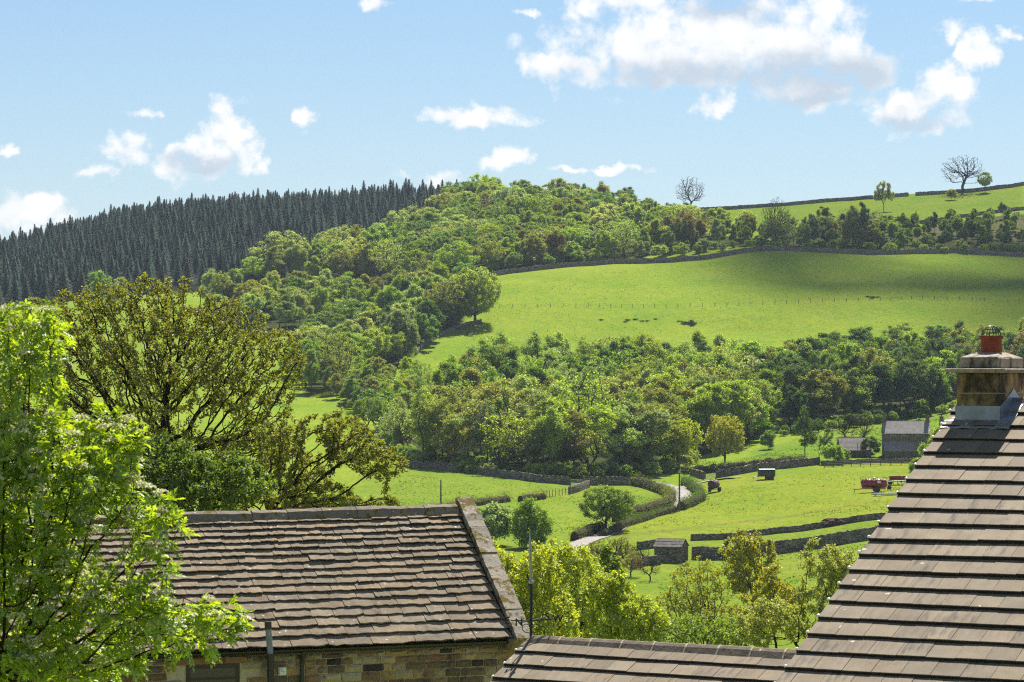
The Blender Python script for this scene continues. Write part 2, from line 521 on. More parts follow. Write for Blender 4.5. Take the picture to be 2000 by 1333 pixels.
def plain_mat(name, c, rough=0.5, metal=0.0, scale=12.0, var=0.3, use_obj=False, bump=0.0):
    m, t, out = new_mat(name)
    pos = t.n('ShaderNodeTexCoord').outputs['Object']
    n = t.noise(pos, scale, 5, 0.6)
    col = t.mix(t.rng(n, 0.3, 0.7), C4([x * (1 - var) for x in c]), C4([min(1, x * (1 + var * 0.6)) for x in c]))
    if use_obj:
        col = t.mix(1.0, col, t.n('ShaderNodeObjectInfo').outputs['Color'], 'MULTIPLY')
    ins = {'Base Color': col, 'Roughness': t.m('MULTIPLY_ADD', n, 0.2, rough - 0.1), 'Metallic': metal}
    if bump > 0:
        ins['Normal'] = t.n('ShaderNodeBump', {'Strength': bump, 'Distance': 0.01, 'Height': n}).outputs[0]
    finish(t, out, t.n('ShaderNodeBsdfPrincipled', ins))
    return m


def drystone_mat(name, scale=2.6):
    m, t, out = new_mat(name)
    pos = t.n('ShaderNodeNewGeometry').outputs['Position']
    p2 = t.vm('MULTIPLY', pos, (1, 1, 2.0))
    vo = t.n('ShaderNodeTexVoronoi', {'Vector': p2, 'Scale': scale})
    ve = t.n('ShaderNodeTexVoronoi', {'Vector': p2, 'Scale': scale}, feature='DISTANCE_TO_EDGE')
    s = t.n('ShaderNodeSeparateColor', {0: vo.outputs['Color']})
    c = t.mix(s.outputs[0], (0.12, 0.105, 0.085, 1), (0.46, 0.40, 0.32, 1))
    c = t.mix(t.rng(t.noise(pos, 1.2, 5), 0.45, 0.75, 0, 0.6), c, (0.05, 0.05, 0.03, 1))
    c = t.mix(t.rng(ve.outputs['Distance'], 0.0, 0.09), (0.03, 0.027, 0.022, 1), c)
    b = t.n('ShaderNodeBump', {'Strength': 1.0, 'Distance': 0.12, 'Height': t.rng(ve.outputs['Distance'], 0.0, 0.25)})
    finish(t, out, t.n('ShaderNodeBsdfDiffuse', {'Color': c, 'Normal': b.outputs[0]}))
    return m


def tile_mat():
    m, t, out = new_mat('concrete_tile')
    pos = t.n('ShaderNodeNewGeometry').outputs['Position']
    loc = t.n('ShaderNodeTexCoord').outputs['Object']
    oi = t.n('ShaderNodeObjectInfo')
    lic = t.n('ShaderNodeAttribute', attribute_name='lichen', attribute_type='OBJECT').outputs['Fac']
    stn = t.n('ShaderNodeAttribute', attribute_name='stain', attribute_type='OBJECT').outputs['Fac']
    n1 = t.noise(pos, 3.2, 6, 0.6)
    n2 = t.noise(pos, 75.0, 4, 0.7)
    n3 = t.noise(pos, 260.0, 2, 0.6)
    c = t.mix(t.rng(n1, 0.3, 0.7), (0.168, 0.131, 0.082, 1), (0.247, 0.195, 0.127, 1))
    c = t.mix(t.rng(n2, 0.35, 0.7), c, t.mix(1.0, c, (0.62, 0.6, 0.58, 1), 'MULTIPLY'))
    c = t.mix(t.rng(n3, 0.62, 0.72, 0, 0.8), c, (0.42, 0.37, 0.30, 1))
    c = t.mix(1.0, c, oi.outputs['Color'], 'MULTIPLY')
    st = t.noise(t.vm('ADD', t.vm('MULTIPLY', loc, (14, 2.2, 1)), t.vm('MULTIPLY', pos, (0.6, 0.6, 0.6))), 1.0, 5, 0.6)
    c = t.mix(t.m('MULTIPLY', t.rng(st, 0.5, 0.68, 0, 0.85), stn), c, (0.035, 0.03, 0.026, 1))
    vo = t.n('ShaderNodeTexVoronoi', {'Vector': t.vm('ADD', pos, t.vm('MULTIPLY', t.n('ShaderNodeTexNoise', {'Vector': pos, 'Scale': 9.0, 'Detail': 4.0}).outputs['Color'], (0.12, 0.12, 0.12))), 'Scale': 7.0})
    r0 = t.n('ShaderNodeSeparateColor', {0: vo.outputs['Color']}).outputs[0]
    hit = t.m('MULTIPLY', t.m('LESS_THAN', vo.outputs['Distance'], t.m('MULTIPLY_ADD', r0, 0.3, 0.12)), t.m('LESS_THAN', r0, lic))
    c = t.mix(t.m('MULTIPLY', hit, t.rng(n2, 0.38, 0.55, 0.25, 0.9)), c, (0.52, 0.50, 0.45, 1))
    b = t.n('ShaderNodeBump', {'Strength': 0.4, 'Distance': 0.004, 'Height': t.m('ADD', n2, n3)})
    p = t.n('ShaderNodeBsdfPrincipled', {'Base Color': c, 'Roughness': 0.85, 'Normal': b.outputs[0]})
    p.inputs['Specular IOR Level'].default_value = 0.3
    finish(t, out, p)
    return m


M = {}
M['grass'] = grass_mat()
M['leaf'] = leaf_mat('leaf_broad', 0.5, 0.03, (1.15, 1.2, 0.35))
M['leaf_far'] = leaf_mat('leaf_far', 0.5, 0.0, (1.12, 1.2, 0.45), var=0.7)
M['leaf_rowan'] = leaf_mat('leaf_rowan', 0.58, 0.05, (1.45, 1.3, 0.3), 0.85)
M['needle'] = leaf_mat('needles', 0.2, 0.0, (1, 1, 0.7), 0.6, 0.5)
M['bark'] = bark_mat('bark', (0.035, 0.027, 0.02), (0.10, 0.08, 0.06))
M['bark_dark'] = bark_mat('bark_dark', (0.018, 0.013, 0.010), (0.05, 0.037, 0.027))
M['flower'] = leaf_mat('blossom', 0.45, 0.0, (1.0, 1.0, 0.9), 0.2)
M['slate'] = stone_mat('stone_slate', (0.165, 0.126, 0.080), (0.262, 0.204, 0.134), 4.0, True, 0.25, 0.0, 0.7, 0.12)
M['coping'] = stone_mat('coping_stone', (0.26, 0.22, 0.17), (0.40, 0.36, 0.29), 5.0, False, 0.2, 0.52, 0.8, 0.12)
M['ridge_stone'] = stone_mat('ridge_stone', (0.16, 0.13, 0.10), (0.26, 0.22, 0.17), 5.0, True, 0.2, 0.42, 0.9, 0.15)
M['wallstone'] = stone_mat('wall_stone', (0.75, 0.75, 0.75), (1.0, 1.0, 1.0), 9.0, True, 0.0, 0.0, 0.9, 0.30, dist=0.03)
M['mortar'] = stone_mat('mortar', (0.42, 0.33, 0.22), (0.56, 0.46, 0.33), 12.0, False, 0, 0, 0.5, 0.05)
M['chimstone'] = stone_mat('chimney_stone', (0.24, 0.14, 0.055), (0.46, 0.32, 0.16), 4.5, False, 0.08, 0.0, 1.0, 0.55, dist=0.03)
M['cap_stone'] = stone_mat('cap_stone', (0.26, 0.21, 0.15), (0.42, 0.36, 0.28), 7.0, False, 0.2, 0.1, 1.0, 0.40, dist=0.03)
M['tile'] = tile_mat()
M['nose'] = stone_mat('shade_nose', (0.012, 0.011, 0.010), (0.04, 0.035, 0.028), 20.0)  # near-black edge colour, painted in to deepen the shadow bands between courses
M['ridge_tile'] = stone_mat('ridge_tile', (0.13, 0.10, 0.075), (0.22, 0.175, 0.13), 5.0, False, 0.12, 0.12, 0.8, 0.18)
M['black'] = plain_mat('black_plastic', (0.016, 0.016, 0.018), 0.32)
M['grey_plastic'] = plain_mat('grey_plastic', (0.20, 0.21, 0.24), 0.4)
M['timber'] = plain_mat('dark_timber', (0.035, 0.02, 0.012), 0.5)
M['white'] = plain_mat('white_plastic', (0.75, 0.74, 0.70), 0.45)
M['lead'] = plain_mat('lead', (0.24, 0.26, 0.30), 0.45, 0.35, 7.0, 0.35, bump=0.2)
M['terracotta'] = plain_mat('terracotta', (0.25, 0.045, 0.020), 0.8, 0, 9.0, 0.35, bump=0.2)
M['wire'] = plain_mat('wire', (0.05, 0.05, 0.05), 0.5, 0.6)
M['iron'] = plain_mat('black_iron', (0.012, 0.012, 0.013), 0.5)
M['galv'] = plain_mat('galvanised', (0.34, 0.35, 0.37), 0.4, 0.5)
M['drystone'] = drystone_mat('dry_stone')
M['farstone'] = drystone_mat('far_stone', 3.5)
M['stonewall2'] = stone_mat('cottage_stone', (0.09, 0.075, 0.055), (0.20, 0.17, 0.13), 1.6, False, 0, 0, 0.8, 0.15, dist=0.06)
M['stoneroof'] = stone_mat('cottage_slates', (0.20, 0.18, 0.165), (0.30, 0.275, 0.25), 1.2, True, 0, 0, 0.6, 0.05, dist=0.05)
M['road'] = stone_mat('lane_tarmac', (0.21, 0.19, 0.175), (0.30, 0.275, 0.25), 0.8, False, 0, 0, 0.3)
M['red'] = plain_mat('red_paint', (0.20, 0.012, 0.016), 0.4, 0, 2.0, 0.35)
M['darkgreen'] = plain_mat('dark_green_paint', (0.02, 0.03, 0.025), 0.4, 0, 2.0, 0.4)
M['rust'] = plain_mat('rust', (0.085, 0.035, 0.02), 0.7, 0, 3.0, 0.5)
M['rubber'] = plain_mat('rubber', (0.02, 0.02, 0.02), 0.8)
M['steel'] = plain_mat('steel', (0.34, 0.34, 0.36), 0.5, 0.3, 2.0, 0.3)
M['wood'] = plain_mat('weathered_wood', (0.11, 0.09, 0.07), 0.85, 0, 3.0, 0.3)
M['dung'] = stone_mat('muck', (0.05, 0.025, 0.015), (0.11, 0.06, 0.035), 1.5, False, 0, 0, 1.0, dist=0.15)
M['cloud'] = plain_mat('cloud_white', (0.85, 0.85, 0.85), 1.0, 0, 0.01, 0.05)
mg, tg, og = new_mat('window_glass')
gp = tg.n('ShaderNodeBsdfPrincipled', {'Base Color': (0.05, 0.05, 0.045, 1), 'Roughness': 0.18})
gp.inputs['Normal'].default_value = (0, 0, 0)
tg.t.links.new(tg.n('ShaderNodeBump', {'Strength': 0.2, 'Distance': 0.01, 'Height': tg.noise(tg.n('ShaderNodeTexCoord').outputs['Object'], 40.0, 3)}).outputs[0], gp.inputs['Normal'])
finish(tg, og, gp)
M['glass'] = mg

# ------------------------------------------------------------------ the ground
def build_ground():
    us = np.linspace(-0.42, 0.42, 330)
    ys = np.concatenate([np.linspace(-60, 60, 16), np.geomspace(68, 330, 60), np.linspace(333, 1520, 430), np.geomspace(1535, 3000, 40)])
    U, YY = np.meshgrid(us, ys)
    X = U * (np.maximum(YY, 0) + 110)
    Z = ground(X, YY)
    n, mcol = YY.shape
    V = np.stack([X, YY, Z], -1).reshape(-1, 3)
    idx = np.arange(n * mcol).reshape(n, mcol)
    Fq = np.stack([idx[:-1, :-1], idx[:-1, 1:], idx[1:, 1:], idx[1:, :-1]], -1).reshape(-1, 4)
    me = mesh_np('ground', V, [Fq], [M['grass']], smooth=True)
    Yc = np.maximum(V[:, 1], 20)
    px = 1000 + F * V[:, 0] / Yc; py = HY - F * V[:, 2] / Yc
    jx = px + 10 * vnoise(V[:, 0] / 5, V[:, 1] / 5, 9); jy = py + 5 * vnoise(V[:, 0] / 5, V[:, 1] / 5, 10)
    colr = np.tile(np.array([0.160, 0.232, 0.016, 1.0]), (len(V), 1))
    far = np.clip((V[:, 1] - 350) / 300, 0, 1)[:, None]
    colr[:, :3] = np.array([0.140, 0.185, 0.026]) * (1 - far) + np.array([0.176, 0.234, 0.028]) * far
    def paint(poly, c):
        colr[inpoly(jx, jy, poly), :3] = c
    paint([(700, 1010), (1000, 1010), (1300, 990), (1280, 940), (1140, 945), (800, 915), (700, 930)], (0.150, 0.200, 0.028))
    paint([(1460, 880), (1640, 840), (2000, 770), (2000, 900), (1700, 900), (1460, 905)], (0.140, 0.200, 0.028))
    paint([(1340, 940), (1480, 920), (1720, 900), (2000, 890), (2000, 1010), (1740, 1010), (1440, 1050), (1200, 1075), (1200, 1030)], (0.176, 0.212, 0.028))
    paint([(1340, 412), (1760, 380), (2000, 355), (2000, 405), (1730, 440), (1500, 450)], (0.130, 0.180, 0.024))
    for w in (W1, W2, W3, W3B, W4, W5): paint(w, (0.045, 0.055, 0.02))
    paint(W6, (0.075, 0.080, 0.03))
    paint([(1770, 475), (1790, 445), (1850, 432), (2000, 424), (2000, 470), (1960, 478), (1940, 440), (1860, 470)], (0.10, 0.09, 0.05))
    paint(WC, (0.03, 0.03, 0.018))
    # worn track across the near pasture
    tr = [(1195, 1048), (1330, 1035), (1450, 1020), (1560, 1006), (1660, 988), (1760, 975)]
    for (a, b), (c, d) in zip(tr[:-1], tr[1:]):
        dx, dy = c - a, d - b; L2 = dx * dx + dy * dy
        tt = np.clip(((px - a) * dx + (py - b) * dy) / L2, 0, 1)
        dist = np.abs(py - b - tt * dy) + 0.02 * np.abs(px - a - tt * dx)
        w = np.clip(1 - dist / 3.5, 0, 1)[:, None] * 0.55 * (0.5 + vnoise(V[:, 0] / 4, V[:, 1] / 4, 12) + 0.5)[:, None]
        near = ((px > min(a, c)) & (px <= max(a, c)))[:, None]
        colr[:, :3] = np.where(near, colr[:, :3] * (1 - w) + np.array([0.12, 0.11, 0.05]) * w, colr[:, :3])
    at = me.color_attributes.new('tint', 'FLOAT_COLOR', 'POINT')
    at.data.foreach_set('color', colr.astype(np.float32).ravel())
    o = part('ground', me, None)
    tag(o, kind='structure')


build_ground()

# ------------------------------------------------------------------ roofs and houses in front
def frame(origin, ex, ey):
    ex = Vector(ex).normalized(); ey = Vector(ey).normalized()
    ez = ex.cross(ey).normalized()
    m = Matrix((ex, ey, ez)).transposed().to_4x4()
    m.translation = Vector(origin)
    return m


def loc(x, y, z, rx=0.0, ry=0.0, rz=0.0, s=(1, 1, 1)):
    return Matrix.LocRotScale(Vector((x, y, z)), Matrix.Rotation(rz, 3, 'Z') @ Matrix.Rotation(ry, 3, 'Y') @ Matrix.Rotation(rx, 3, 'X'), Vector(s))


def project(p):
    return 1000 + F * p.x / p.y, HY - F * p.z / p.y


def slate_proto(seed, mat):
    """a riven stone slate 1 x 1 x 1 (x centred, front edge at y=0), ragged lower edge, chamfered"""
    r = random.Random(seed)
    n = 7
    top, bot = [], []
    vs = []
    for i in range(n):
        x = -0.5 + i / (n - 1)
        ragged = r.uniform(-0.05, 0.03) - (0.10 * r.random() if i in (0, n - 1) and r.random() < 0.5 else 0)
        y = -ragged
        vs += [(x, y + 0.02, 1.0 + r.uniform(-.18, .1)), (x + r.uniform(-.006, .006), y - 0.01, 0.72 + r.uniform(-.15, .1)), (x, y + 0.02, 0.0), (x, 1.0, 1.0), (x, 1.0, 0.0)]
    fs = []
    for i in range(n - 1):
        a, b = i * 5, (i + 1) * 5
        fs += [(a, b, b + 3, a + 3), (a + 1, b + 1, b, a), (a + 2, b + 2, b + 1, a + 1), (a + 4, b + 4, b + 2, a + 2)]
    fs += [(0, 3, 4, 2, 1), tuple(q + (n - 1) * 5 for q in (1, 2, 4, 3, 0))]
    mb = MB(); mb.add(vs, fs)
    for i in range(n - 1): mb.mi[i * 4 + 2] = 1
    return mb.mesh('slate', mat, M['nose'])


def stone_proto(seed, mat):
    """a pitched-face walling stone 1 x 1 x 1, face towards -y"""
    r = random.Random(seed)
    bm = bmesh.new()
    nx, nz = 4, 3
    grid = {}
    for i in range(nx + 1):
        for k in range(nz + 1):
            edge = i in (0, nx) or k in (0, nz)
            x = -0.5 + i / nx; z = k / nz
            if edge:
                grid[i, k] = bm.verts.new((x + r.uniform(-.02, .02), 0.0, z + r.uniform(-.05, .05)))
            else:
                grid[i, k] = bm.verts.new((x + r.uniform(-.06, .06), -0.9 - r.uniform(0, .7), z + r.uniform(-.08, .08)))
    for i in range(nx):
        for k in range(nz):
            bm.faces.new((grid[i, k], grid[i + 1, k], grid[i + 1, k + 1], grid[i, k + 1]))
    # returns into the wall
    ring = [grid[i, 0] for i in range(nx + 1)] + [grid[nx, k] for k in range(1, nz + 1)] + [grid[i, nz] for i in range(nx - 1, -1, -1)] + [grid[0, k] for k in range(nz - 1, 0, -1)]
    back = [bm.verts.new((v.co.x, 2.0, v.co.z)) for v in ring]
    for a in range(len(ring)):
        b = (a + 1) % len(ring)
        bm.faces.new((ring[b], ring[a], back[a], back[b]))
    bmesh.ops.recalc_face_normals(bm, faces=bm.faces)
    me = bpy.data.meshes.new('stone'); bm.to_mesh(me); bm.free()
    me.materials.append(mat)
    return me


# ---- the stone-slated cottage on the left
A1, TH1 = R(24), R(41)
E1 = P(1003, 1246, 55.0)
ex1 = Vector((math.cos(A1), math.sin(A1), 0))
back1 = Vector((-math.sin(A1), math.cos(A1), 0))
ey1 = back1 * math.cos(TH1) + Vector((0, 0, math.sin(TH1)))
RF1 = frame(E1, ex1, ey1)
L1 = 3.62
cot = thing('stone_cottage', 'brown stone-slated cottage in front on the left, its roof below the dark sycamore', 'cottage', E1 + Vector((-5, 0, -6)))
roofbed = MB()
roofbed.box(-12.5, 0.0, -0.02, L1, -0.16, -0.03)
rb = part('roof', roofbed.mesh('roof_bed', M['timber']), cot, RF1)
# rear pitch
rearM = frame(RF1 @ Vector((0, L1, -0.03)), -ex1, (-back1) * math.cos(TH1) + Vector((0, 0, math.sin(TH1))))
rear = MB(); rear.box(0.0, 12.5, -L1, 0.0, -0.14, 0.02)
part('rear_roof', rear.mesh('rear_roof', M['slate']), cot, rearM, (1, 1, 1))

sl_protos = [slate_proto(k, M['slate']) for k in range(12)]
gauges = [0.275, 0.262, 0.25, 0.24, 0.232, 0.225, 0.215, 0.21, 0.205, 0.20, 0.195, 0.19, 0.185, 0.18, 0.175, 0.175, 0.17]
gs = sum(gauges)
gauges = [q * (L1 - 0.05) / gs for q in gauges]
pieces = []
y = -0.06
rs = random.Random(5)
for ri, gg in enumerate(gauges):
    x = -0.02 - rs.uniform(0.0, 0.05)
    scale_w = 0.62 - 0.017 * ri
    while x > -12.3:
        w = scale_w * rs.uniform(0.62, 1.45)
        w = min(w, 0.95)
        xc = x - w / 2
        yy = y * (1 - 0.0036 * abs(xc)) + rs.uniform(-0.010, 0.010)
        th = rs.uniform(0.022, 0.040) * (1.25 if ri < 3 else 1.0)
        sag = 0.035 * math.sin(xc * 0.55 + 0.4) * math.sin(math.pi * ri / 16.0)
        lift = rs.uniform(0.0, 0.010) + (0.016 if rs.random() < 0.04 else 0)
        k = rs.uniform(0.78, 1.14); wm = rs.uniform(-0.06, 0.06)
        colr = (k * (1 + wm), k, k * (1 - wm))
        L = gg * 1.75
        pieces.append((xc, yy, sag + lift, w - rs.uniform(0.004, 0.016), L, th, colr, rs.randrange(12), rs.uniform(-0.02, 0.02)))
        x -= w
    y += gg
# 300 largest in view as pieces of their own, the rest joined
vis = []
for q in pieces:
    px, py = project(RF1 @ Vector((q[0], q[1] + 0.1, 0)))
    hidden = px < 330 - max(0, (py - 1050)) * 0.15
    vis.append((0 if hidden else 1, q[3] * q[4] if -20 < px else 0))
order = sorted(range(len(pieces)), key=lambda i: vis[i], reverse=True)
keep = set(order[:300])
rest_v, rest_f = [], []
for i, q in enumerate(pieces):
    xc, yy, z, w, L, th, colr, pk, rz = q
    tilt = -math.atan2(th * 0.95 + 0.012, L * 0.57)
    ml = loc(xc, yy, z + 0.026, -(-tilt) * 1.0, 0, rz, (w, L, th))
    if i in keep:
        fast_part('slate', sl_protos[pk], rb, ml, colr)
    else:
        me = sl_protos[pk]
        b = len(rest_v)
        rest_v += [tuple(ml @ v.co) for v in me.vertices]
        rest_f += [tuple(b + j for j in p.vertices) for p in me.polygons]
mb = MB(); mb.add(rest_v, rest_f)
o = fast_part('slates', mb.mesh('slates', M['slate']), rb, Matrix.Identity(4), (0.95, 0.93, 0.9)); tag(o, kind='stuff')

# ridge stones
def ridge_stone(L, w, t, mat, seed):
    r = random.Random(seed)
    n = 5; vs = []; fs = []
    prof = [(-w, -0.13), (-w * 0.55, 0.02), (0.0, 0.075), (w * 0.55, 0.02), (w, -0.13)]
    m = len(prof)
    for i in range(n):
        x = -L / 2 + L * i / (n - 1)
        for (a, b) in prof:
            vs.append((x, a + r.uniform(-.008, .008), b + r.uniform(-.01, .01)))
        for (a, b) in prof:
            vs.append((x, a * 0.8, b - t))
    k = 2 * m
    for i in range(n - 1):
        for j in range(m - 1):
            fs.append((i * k + j, i * k + j + 1, (i + 1) * k + j + 1, (i + 1) * k + j))
            fs.append((i * k + m + j + 1, i * k + m + j, (i + 1) * k + m + j, (i + 1) * k + m + j + 1))
        fs.append((i * k, (i + 1) * k, (i + 1) * k + m, i * k + m))
        fs.append((i * k + m - 1, i * k + k - 1, (i + 1) * k + k - 1, (i + 1) * k + m - 1))
    for e in (0, (n - 1) * k):
        for j in range(m - 1):
            fs.append((e + j, e + j + 1, e + m + j + 1, e + m + j))
    mb = MB(); mb.add(vs, fs)
    return mb.mesh('ridge_stone', mat)

rprot = [ridge_stone(0.72, 0.17, 0.05, M['ridge_stone'], 40 + k) for k in range(4)]
inv_tilt = Matrix.Rotation(-TH1, 4, 'X')
for i in range(17):
    x = -0.42 - i * 0.73
    ml = Matrix.Translation((x, (L1 + 0.01) * (1 - 0.0036 * abs(x)), 0.03 + rs.uniform(-.012, .012))) @ inv_tilt @ Matrix.Rotation(rs.uniform(-.02, .02), 4, 'Y')
    k = rs.uniform(0.8, 1.1)
    fast_part('ridge_stone', rprot[i % 4], rb, ml, (k, k, k))

# coping up the right-hand verge, with its dark upstand
cop = []
ys_ = [-0.16, 0.62, 1.44, 2.2, 2.95, L1 + 0.22]
for i in range(5):
    r = random.Random(60 + i)
    a, b = ys_[i], ys_[i + 1] - 0.012
    mb = MB()
    n = 6; vs = []; fs = []
    for j in range(n):
        yy = a + (b - a) * j / (n - 1)
        z1 = 0.155 + r.uniform(-.012, .012)
        vs += [(-0.02 + r.uniform(-.012, .012), yy, z1), (0.34 + r.uniform(-.012, .012), yy, z1 + r.uniform(-.008, .008)), (0.345, yy, 0.03), (-0.015, yy, 0.03)]
    for j in range(n - 1):
        q = j * 4
        fs += [(q, q + 1, q + 5, q + 4), (q + 1, q + 2, q + 6, q + 5), (q + 2, q + 3, q + 7, q + 6), (q + 3, q, q + 4, q + 7)]
    fs += [(3, 2, 1, 0), ((n - 1) * 4, (n - 1) * 4 + 1, (n - 1) * 4 + 2, (n - 1) * 4 + 3)]
    mb.add(vs, fs)
    fast_part('coping_stone', mb.mesh('coping_stone', M['coping']), rb, Matrix.Translation((0.0, 0, 0.012 * (i % 2))))
mb = MB(); mb.box(0.005, 0.31, -0.05, L1 + 0.02, -0.3, 0.03)
fast_part('verge_upstand', mb.mesh('verge_upstand', M['coping']), rb, Matrix.Identity(4))

# walls: mortar body plus individual stones
W0 = E1 + back1 * 0.16 + Vector((0, 0, -0.16))           # top right corner of the front wall
WF1 = frame(W0, ex1, back1)                              # x along, y inwards, z up
depth1 = 2 * L1 * math.cos(TH1) - 0.32
gab = MB()
hgt = L1 * math.sin(TH1)
gab.prism([(-12.5, 0.02, -6.3), (-12.5, 0.02, -0.02), (-12.5, depth1 / 2, hgt - 0.18), (-12.5, depth1, -0.02), (-12.5, depth1, -6.3)], (0, 0, 0), (12.5 + 0.27, 0, 0))
wl = part('wall', gab.mesh('wall', M['mortar']), cot, WF1)


def on_wall(px, dy=0.0):
    """x along the cottage wall at a photo column"""
    lo, hi = -13.0, 1.0
    for _ in range(40):
        mid = (lo + hi) / 2
        p = WF1 @ Vector((mid, dy, -0.5))
        if project(p)[0] < px: lo = mid
        else: hi = mid
    return lo


def wall_z(px, py):
    x = on_wall(px)
    a = WF1 @ Vector((x, 0, 0))
    return (HY - py) / F * a.y - a.z


wx0, wx1 = on_wall(364), on_wall(468)
wzt = wall_z(415, 1298)
st_protos = [stone_proto(100 + k, M['wallstone']) for k in range(10)]
PAL = [tuple(min(.7, 1.55 * v) for v in q) for q in [(0.30, 0.19, 0.085), (0.36, 0.25, 0.13), (0.24, 0.15, 0.075), (0.12, 0.075, 0.045), (0.055, 0.04, 0.032), (0.33, 0.27, 0.18), (0.17, 0.085, 0.05), (0.28, 0.22, 0.14), (0.045, 0.035, 0.03)]]
z = -0.005
rw = random.Random(17)
for h in [0.10, 0.135, 0.15, 0.17, 0.16, 0.18, 0.15, 0.17]:
    z -= h
    x = 0.24 - rw.uniform(0, 0.1)
    while x > -11.8:
        w = rw.uniform(0.17, 0.46) if h > 0.12 else rw.uniform(0.22, 0.5)
        a, b = x - w, x
        if not (b > wx0 - 0.03 and a < wx1 + 0.03 and z < wzt + 0.12):
            k = rw.uniform(0.85, 1.2)
            c = rw.choice(PAL)
            c = [q * .62 + b_ * .38 for q, b_ in zip(c, (.34, .24, .13))] if rw.random() < .8 else c
            fast_part('stone', rw.choice(st_protos), wl, loc((a + b) / 2, -0.004, z + 0.009, 0, 0, 0, (w - 0.026, 0.022, h - 0.02)), [q * k for q in c])
        x -= w
# lintel, window
lin = MB(); lin.box(wx0 - 0.22, wx1 + 0.2, -0.02, 0.2, wzt + 0.005, wzt + 0.125)
fast_part('lintel', lin.mesh('lintel', M['wallstone'], bevel=0.008), wl, Matrix.Identity(4), (0.30, 0.18, 0.08))
win = MB()
fw = 0.075
z0 = wzt - 0.72
win.box(wx0, wx1, -0.005, 0.09, wzt - fw, wzt)
win.box(wx0, wx1, -0.005, 0.09, z0, z0 + fw)
win.box(wx0, wx0 + fw, -0.0055, 0.09, z0 + fw, wzt - fw)
win.box(wx1 - fw, wx1, -0.0055, 0.09, z0 + fw, wzt - fw)
win.box(wx0 + fw, wx1 - fw, -0.002, 0.085, wzt - 0.29, wzt - 0.24)
wn = fast_part('window', win.mesh('window_frame', M['timber']), cot, WM[cot].inverted() @ WF1)
pn = MB(); pn.box(wx0 + fw, wx1 - fw, 0.002, 0.012, wzt - 0.24, wzt - fw)
fast_part('pane', pn.mesh('pane', M['glass']), wn, Matrix.Identity(4))
pn = MB(); pn.box(wx0 + fw, wx1 - fw, 0.002, 0.012, z0 + fw, wzt - 0.29)
fast_part('pane', pn.mesh('pane', M['glass']), wn, Matrix.Identity(4))
# gutter: half round channel on brackets
gut = MB()
gp_ = [(0.055 * math.cos(a), 0.055 * math.sin(a)) for a in [math.pi + i * math.pi / 8 for i in range(9)]]
outer = [(x, y) for x, y in gp_] + [(x * 0.85, y * 0.85) for x, y in gp_[::-1]]
gut.prism([(-12.5, -0.16 + a, 0.105 + b) for a, b in outer], (0, 0, 0), (12.6, 0, 0))
gt = part('gutter', gut.mesh('gutter', M['black']), cot, WF1)
for i in range(13):
    bk = MB(); x = -0.4 - i * 0.95
    bk.box(x - 0.012, x + 0.012, -0.105, 0.0, 0.04, 0.10)
    fast_part('bracket', bk.mesh('bracket', M['black']), gt, Matrix.Identity(4))
xs = on_wall(527, -0.2)
sp = MB()
sp.tube([(xs + 0.012, -0.24, -3.0), (xs, -0.24, 0.0)], 0.062, 14)
p1 = part('soil_pipe', sp.mesh('soil_pipe', M['black'], smooth=False), cot, WF1)
ztop = wall_z(527, 1212)
sp = MB(); sp.tube([(xs, -0.24, 0.0), (xs - 0.045, -0.24, ztop - 0.12)], 0.058, 14)
fast_part('vent_pipe', sp.mesh('vent_pipe', M['grey_plastic'], smooth=False), p1, Matrix.Identity(4))
sp = MB(); sp.tube([(xs - 0.045, -0.24, ztop - 0.14), (xs - 0.05, -0.24, ztop)], 0.066, 14)
fast_part('vent_cowl', sp.mesh('vent_cowl', M['black']), p1, Matrix.Identity(4))
sp = MB(); sp.tube([(xs, -0.24, -0.03), (xs - 0.002, -0.24, 0.05)], 0.072, 14); sp.tube([(xs, -0.24, -0.33), (xs, -0.24, -0.25)], 0.07, 14)
fast_part('collar', sp.mesh('collar', M['black']), p1, Matrix.Identity(4))
xd = on_wall(590, -0.1)
dp = MB(); dp.tube([(xd, -0.16, 0.06), (xd, -0.155, 0.0), (xd, -0.09, -0.14), (xd, -0.085, -3.0)], 0.04, 10)
part('downpipe', dp.mesh('downpipe', M['black']), cot, WF1)
xl = on_wall(549); zl = wall_z(549, 1311)
lt = MB(); lt.box(xl - 0.075, xl + 0.075, -0.10, -0.02, zl - 0.075, zl + 0.08)
lo_ = part('wall_light', lt.mesh('wall_light', M['white'], bevel=0.012), cot, WF1)
lt = MB(); lt.box(xl - 0.06, xl + 0.06, -0.112, -0.099, zl - 0.06, zl - 0.005); lt.box(xl - 0.06, xl + 0.06, -0.112, -0.099, zl + 0.005, zl + 0.06)
fast_part('light_cover', lt.mesh('light_cover', M['white']), lo_, Matrix.Identity(4))
# kneeler stone under the coping foot
kn = MB(); kn.box(-0.12, 0.33, -0.19, 0.2, -0.2, -0.01)
part('kneeler', kn.mesh('kneeler', M['chimstone'], bevel=0.015), cot, frame(E1 + Vector((0, 0, 0.0)) + back1 * 0.03, ex1, back1))

# ---- tiled roofs (interlocking concrete tiles)
A2, TH2 = R(28), R(27)
ex2 = Vector((math.cos(A2), -math.sin(A2), 0))
back2 = Vector((math.sin(A2), math.cos(A2), 0))
ey2 = back2 * math.cos(TH2) + Vector((0, 0, math.sin(TH2)))
TW, TG, TT = 0.30, 0.321, 0.032


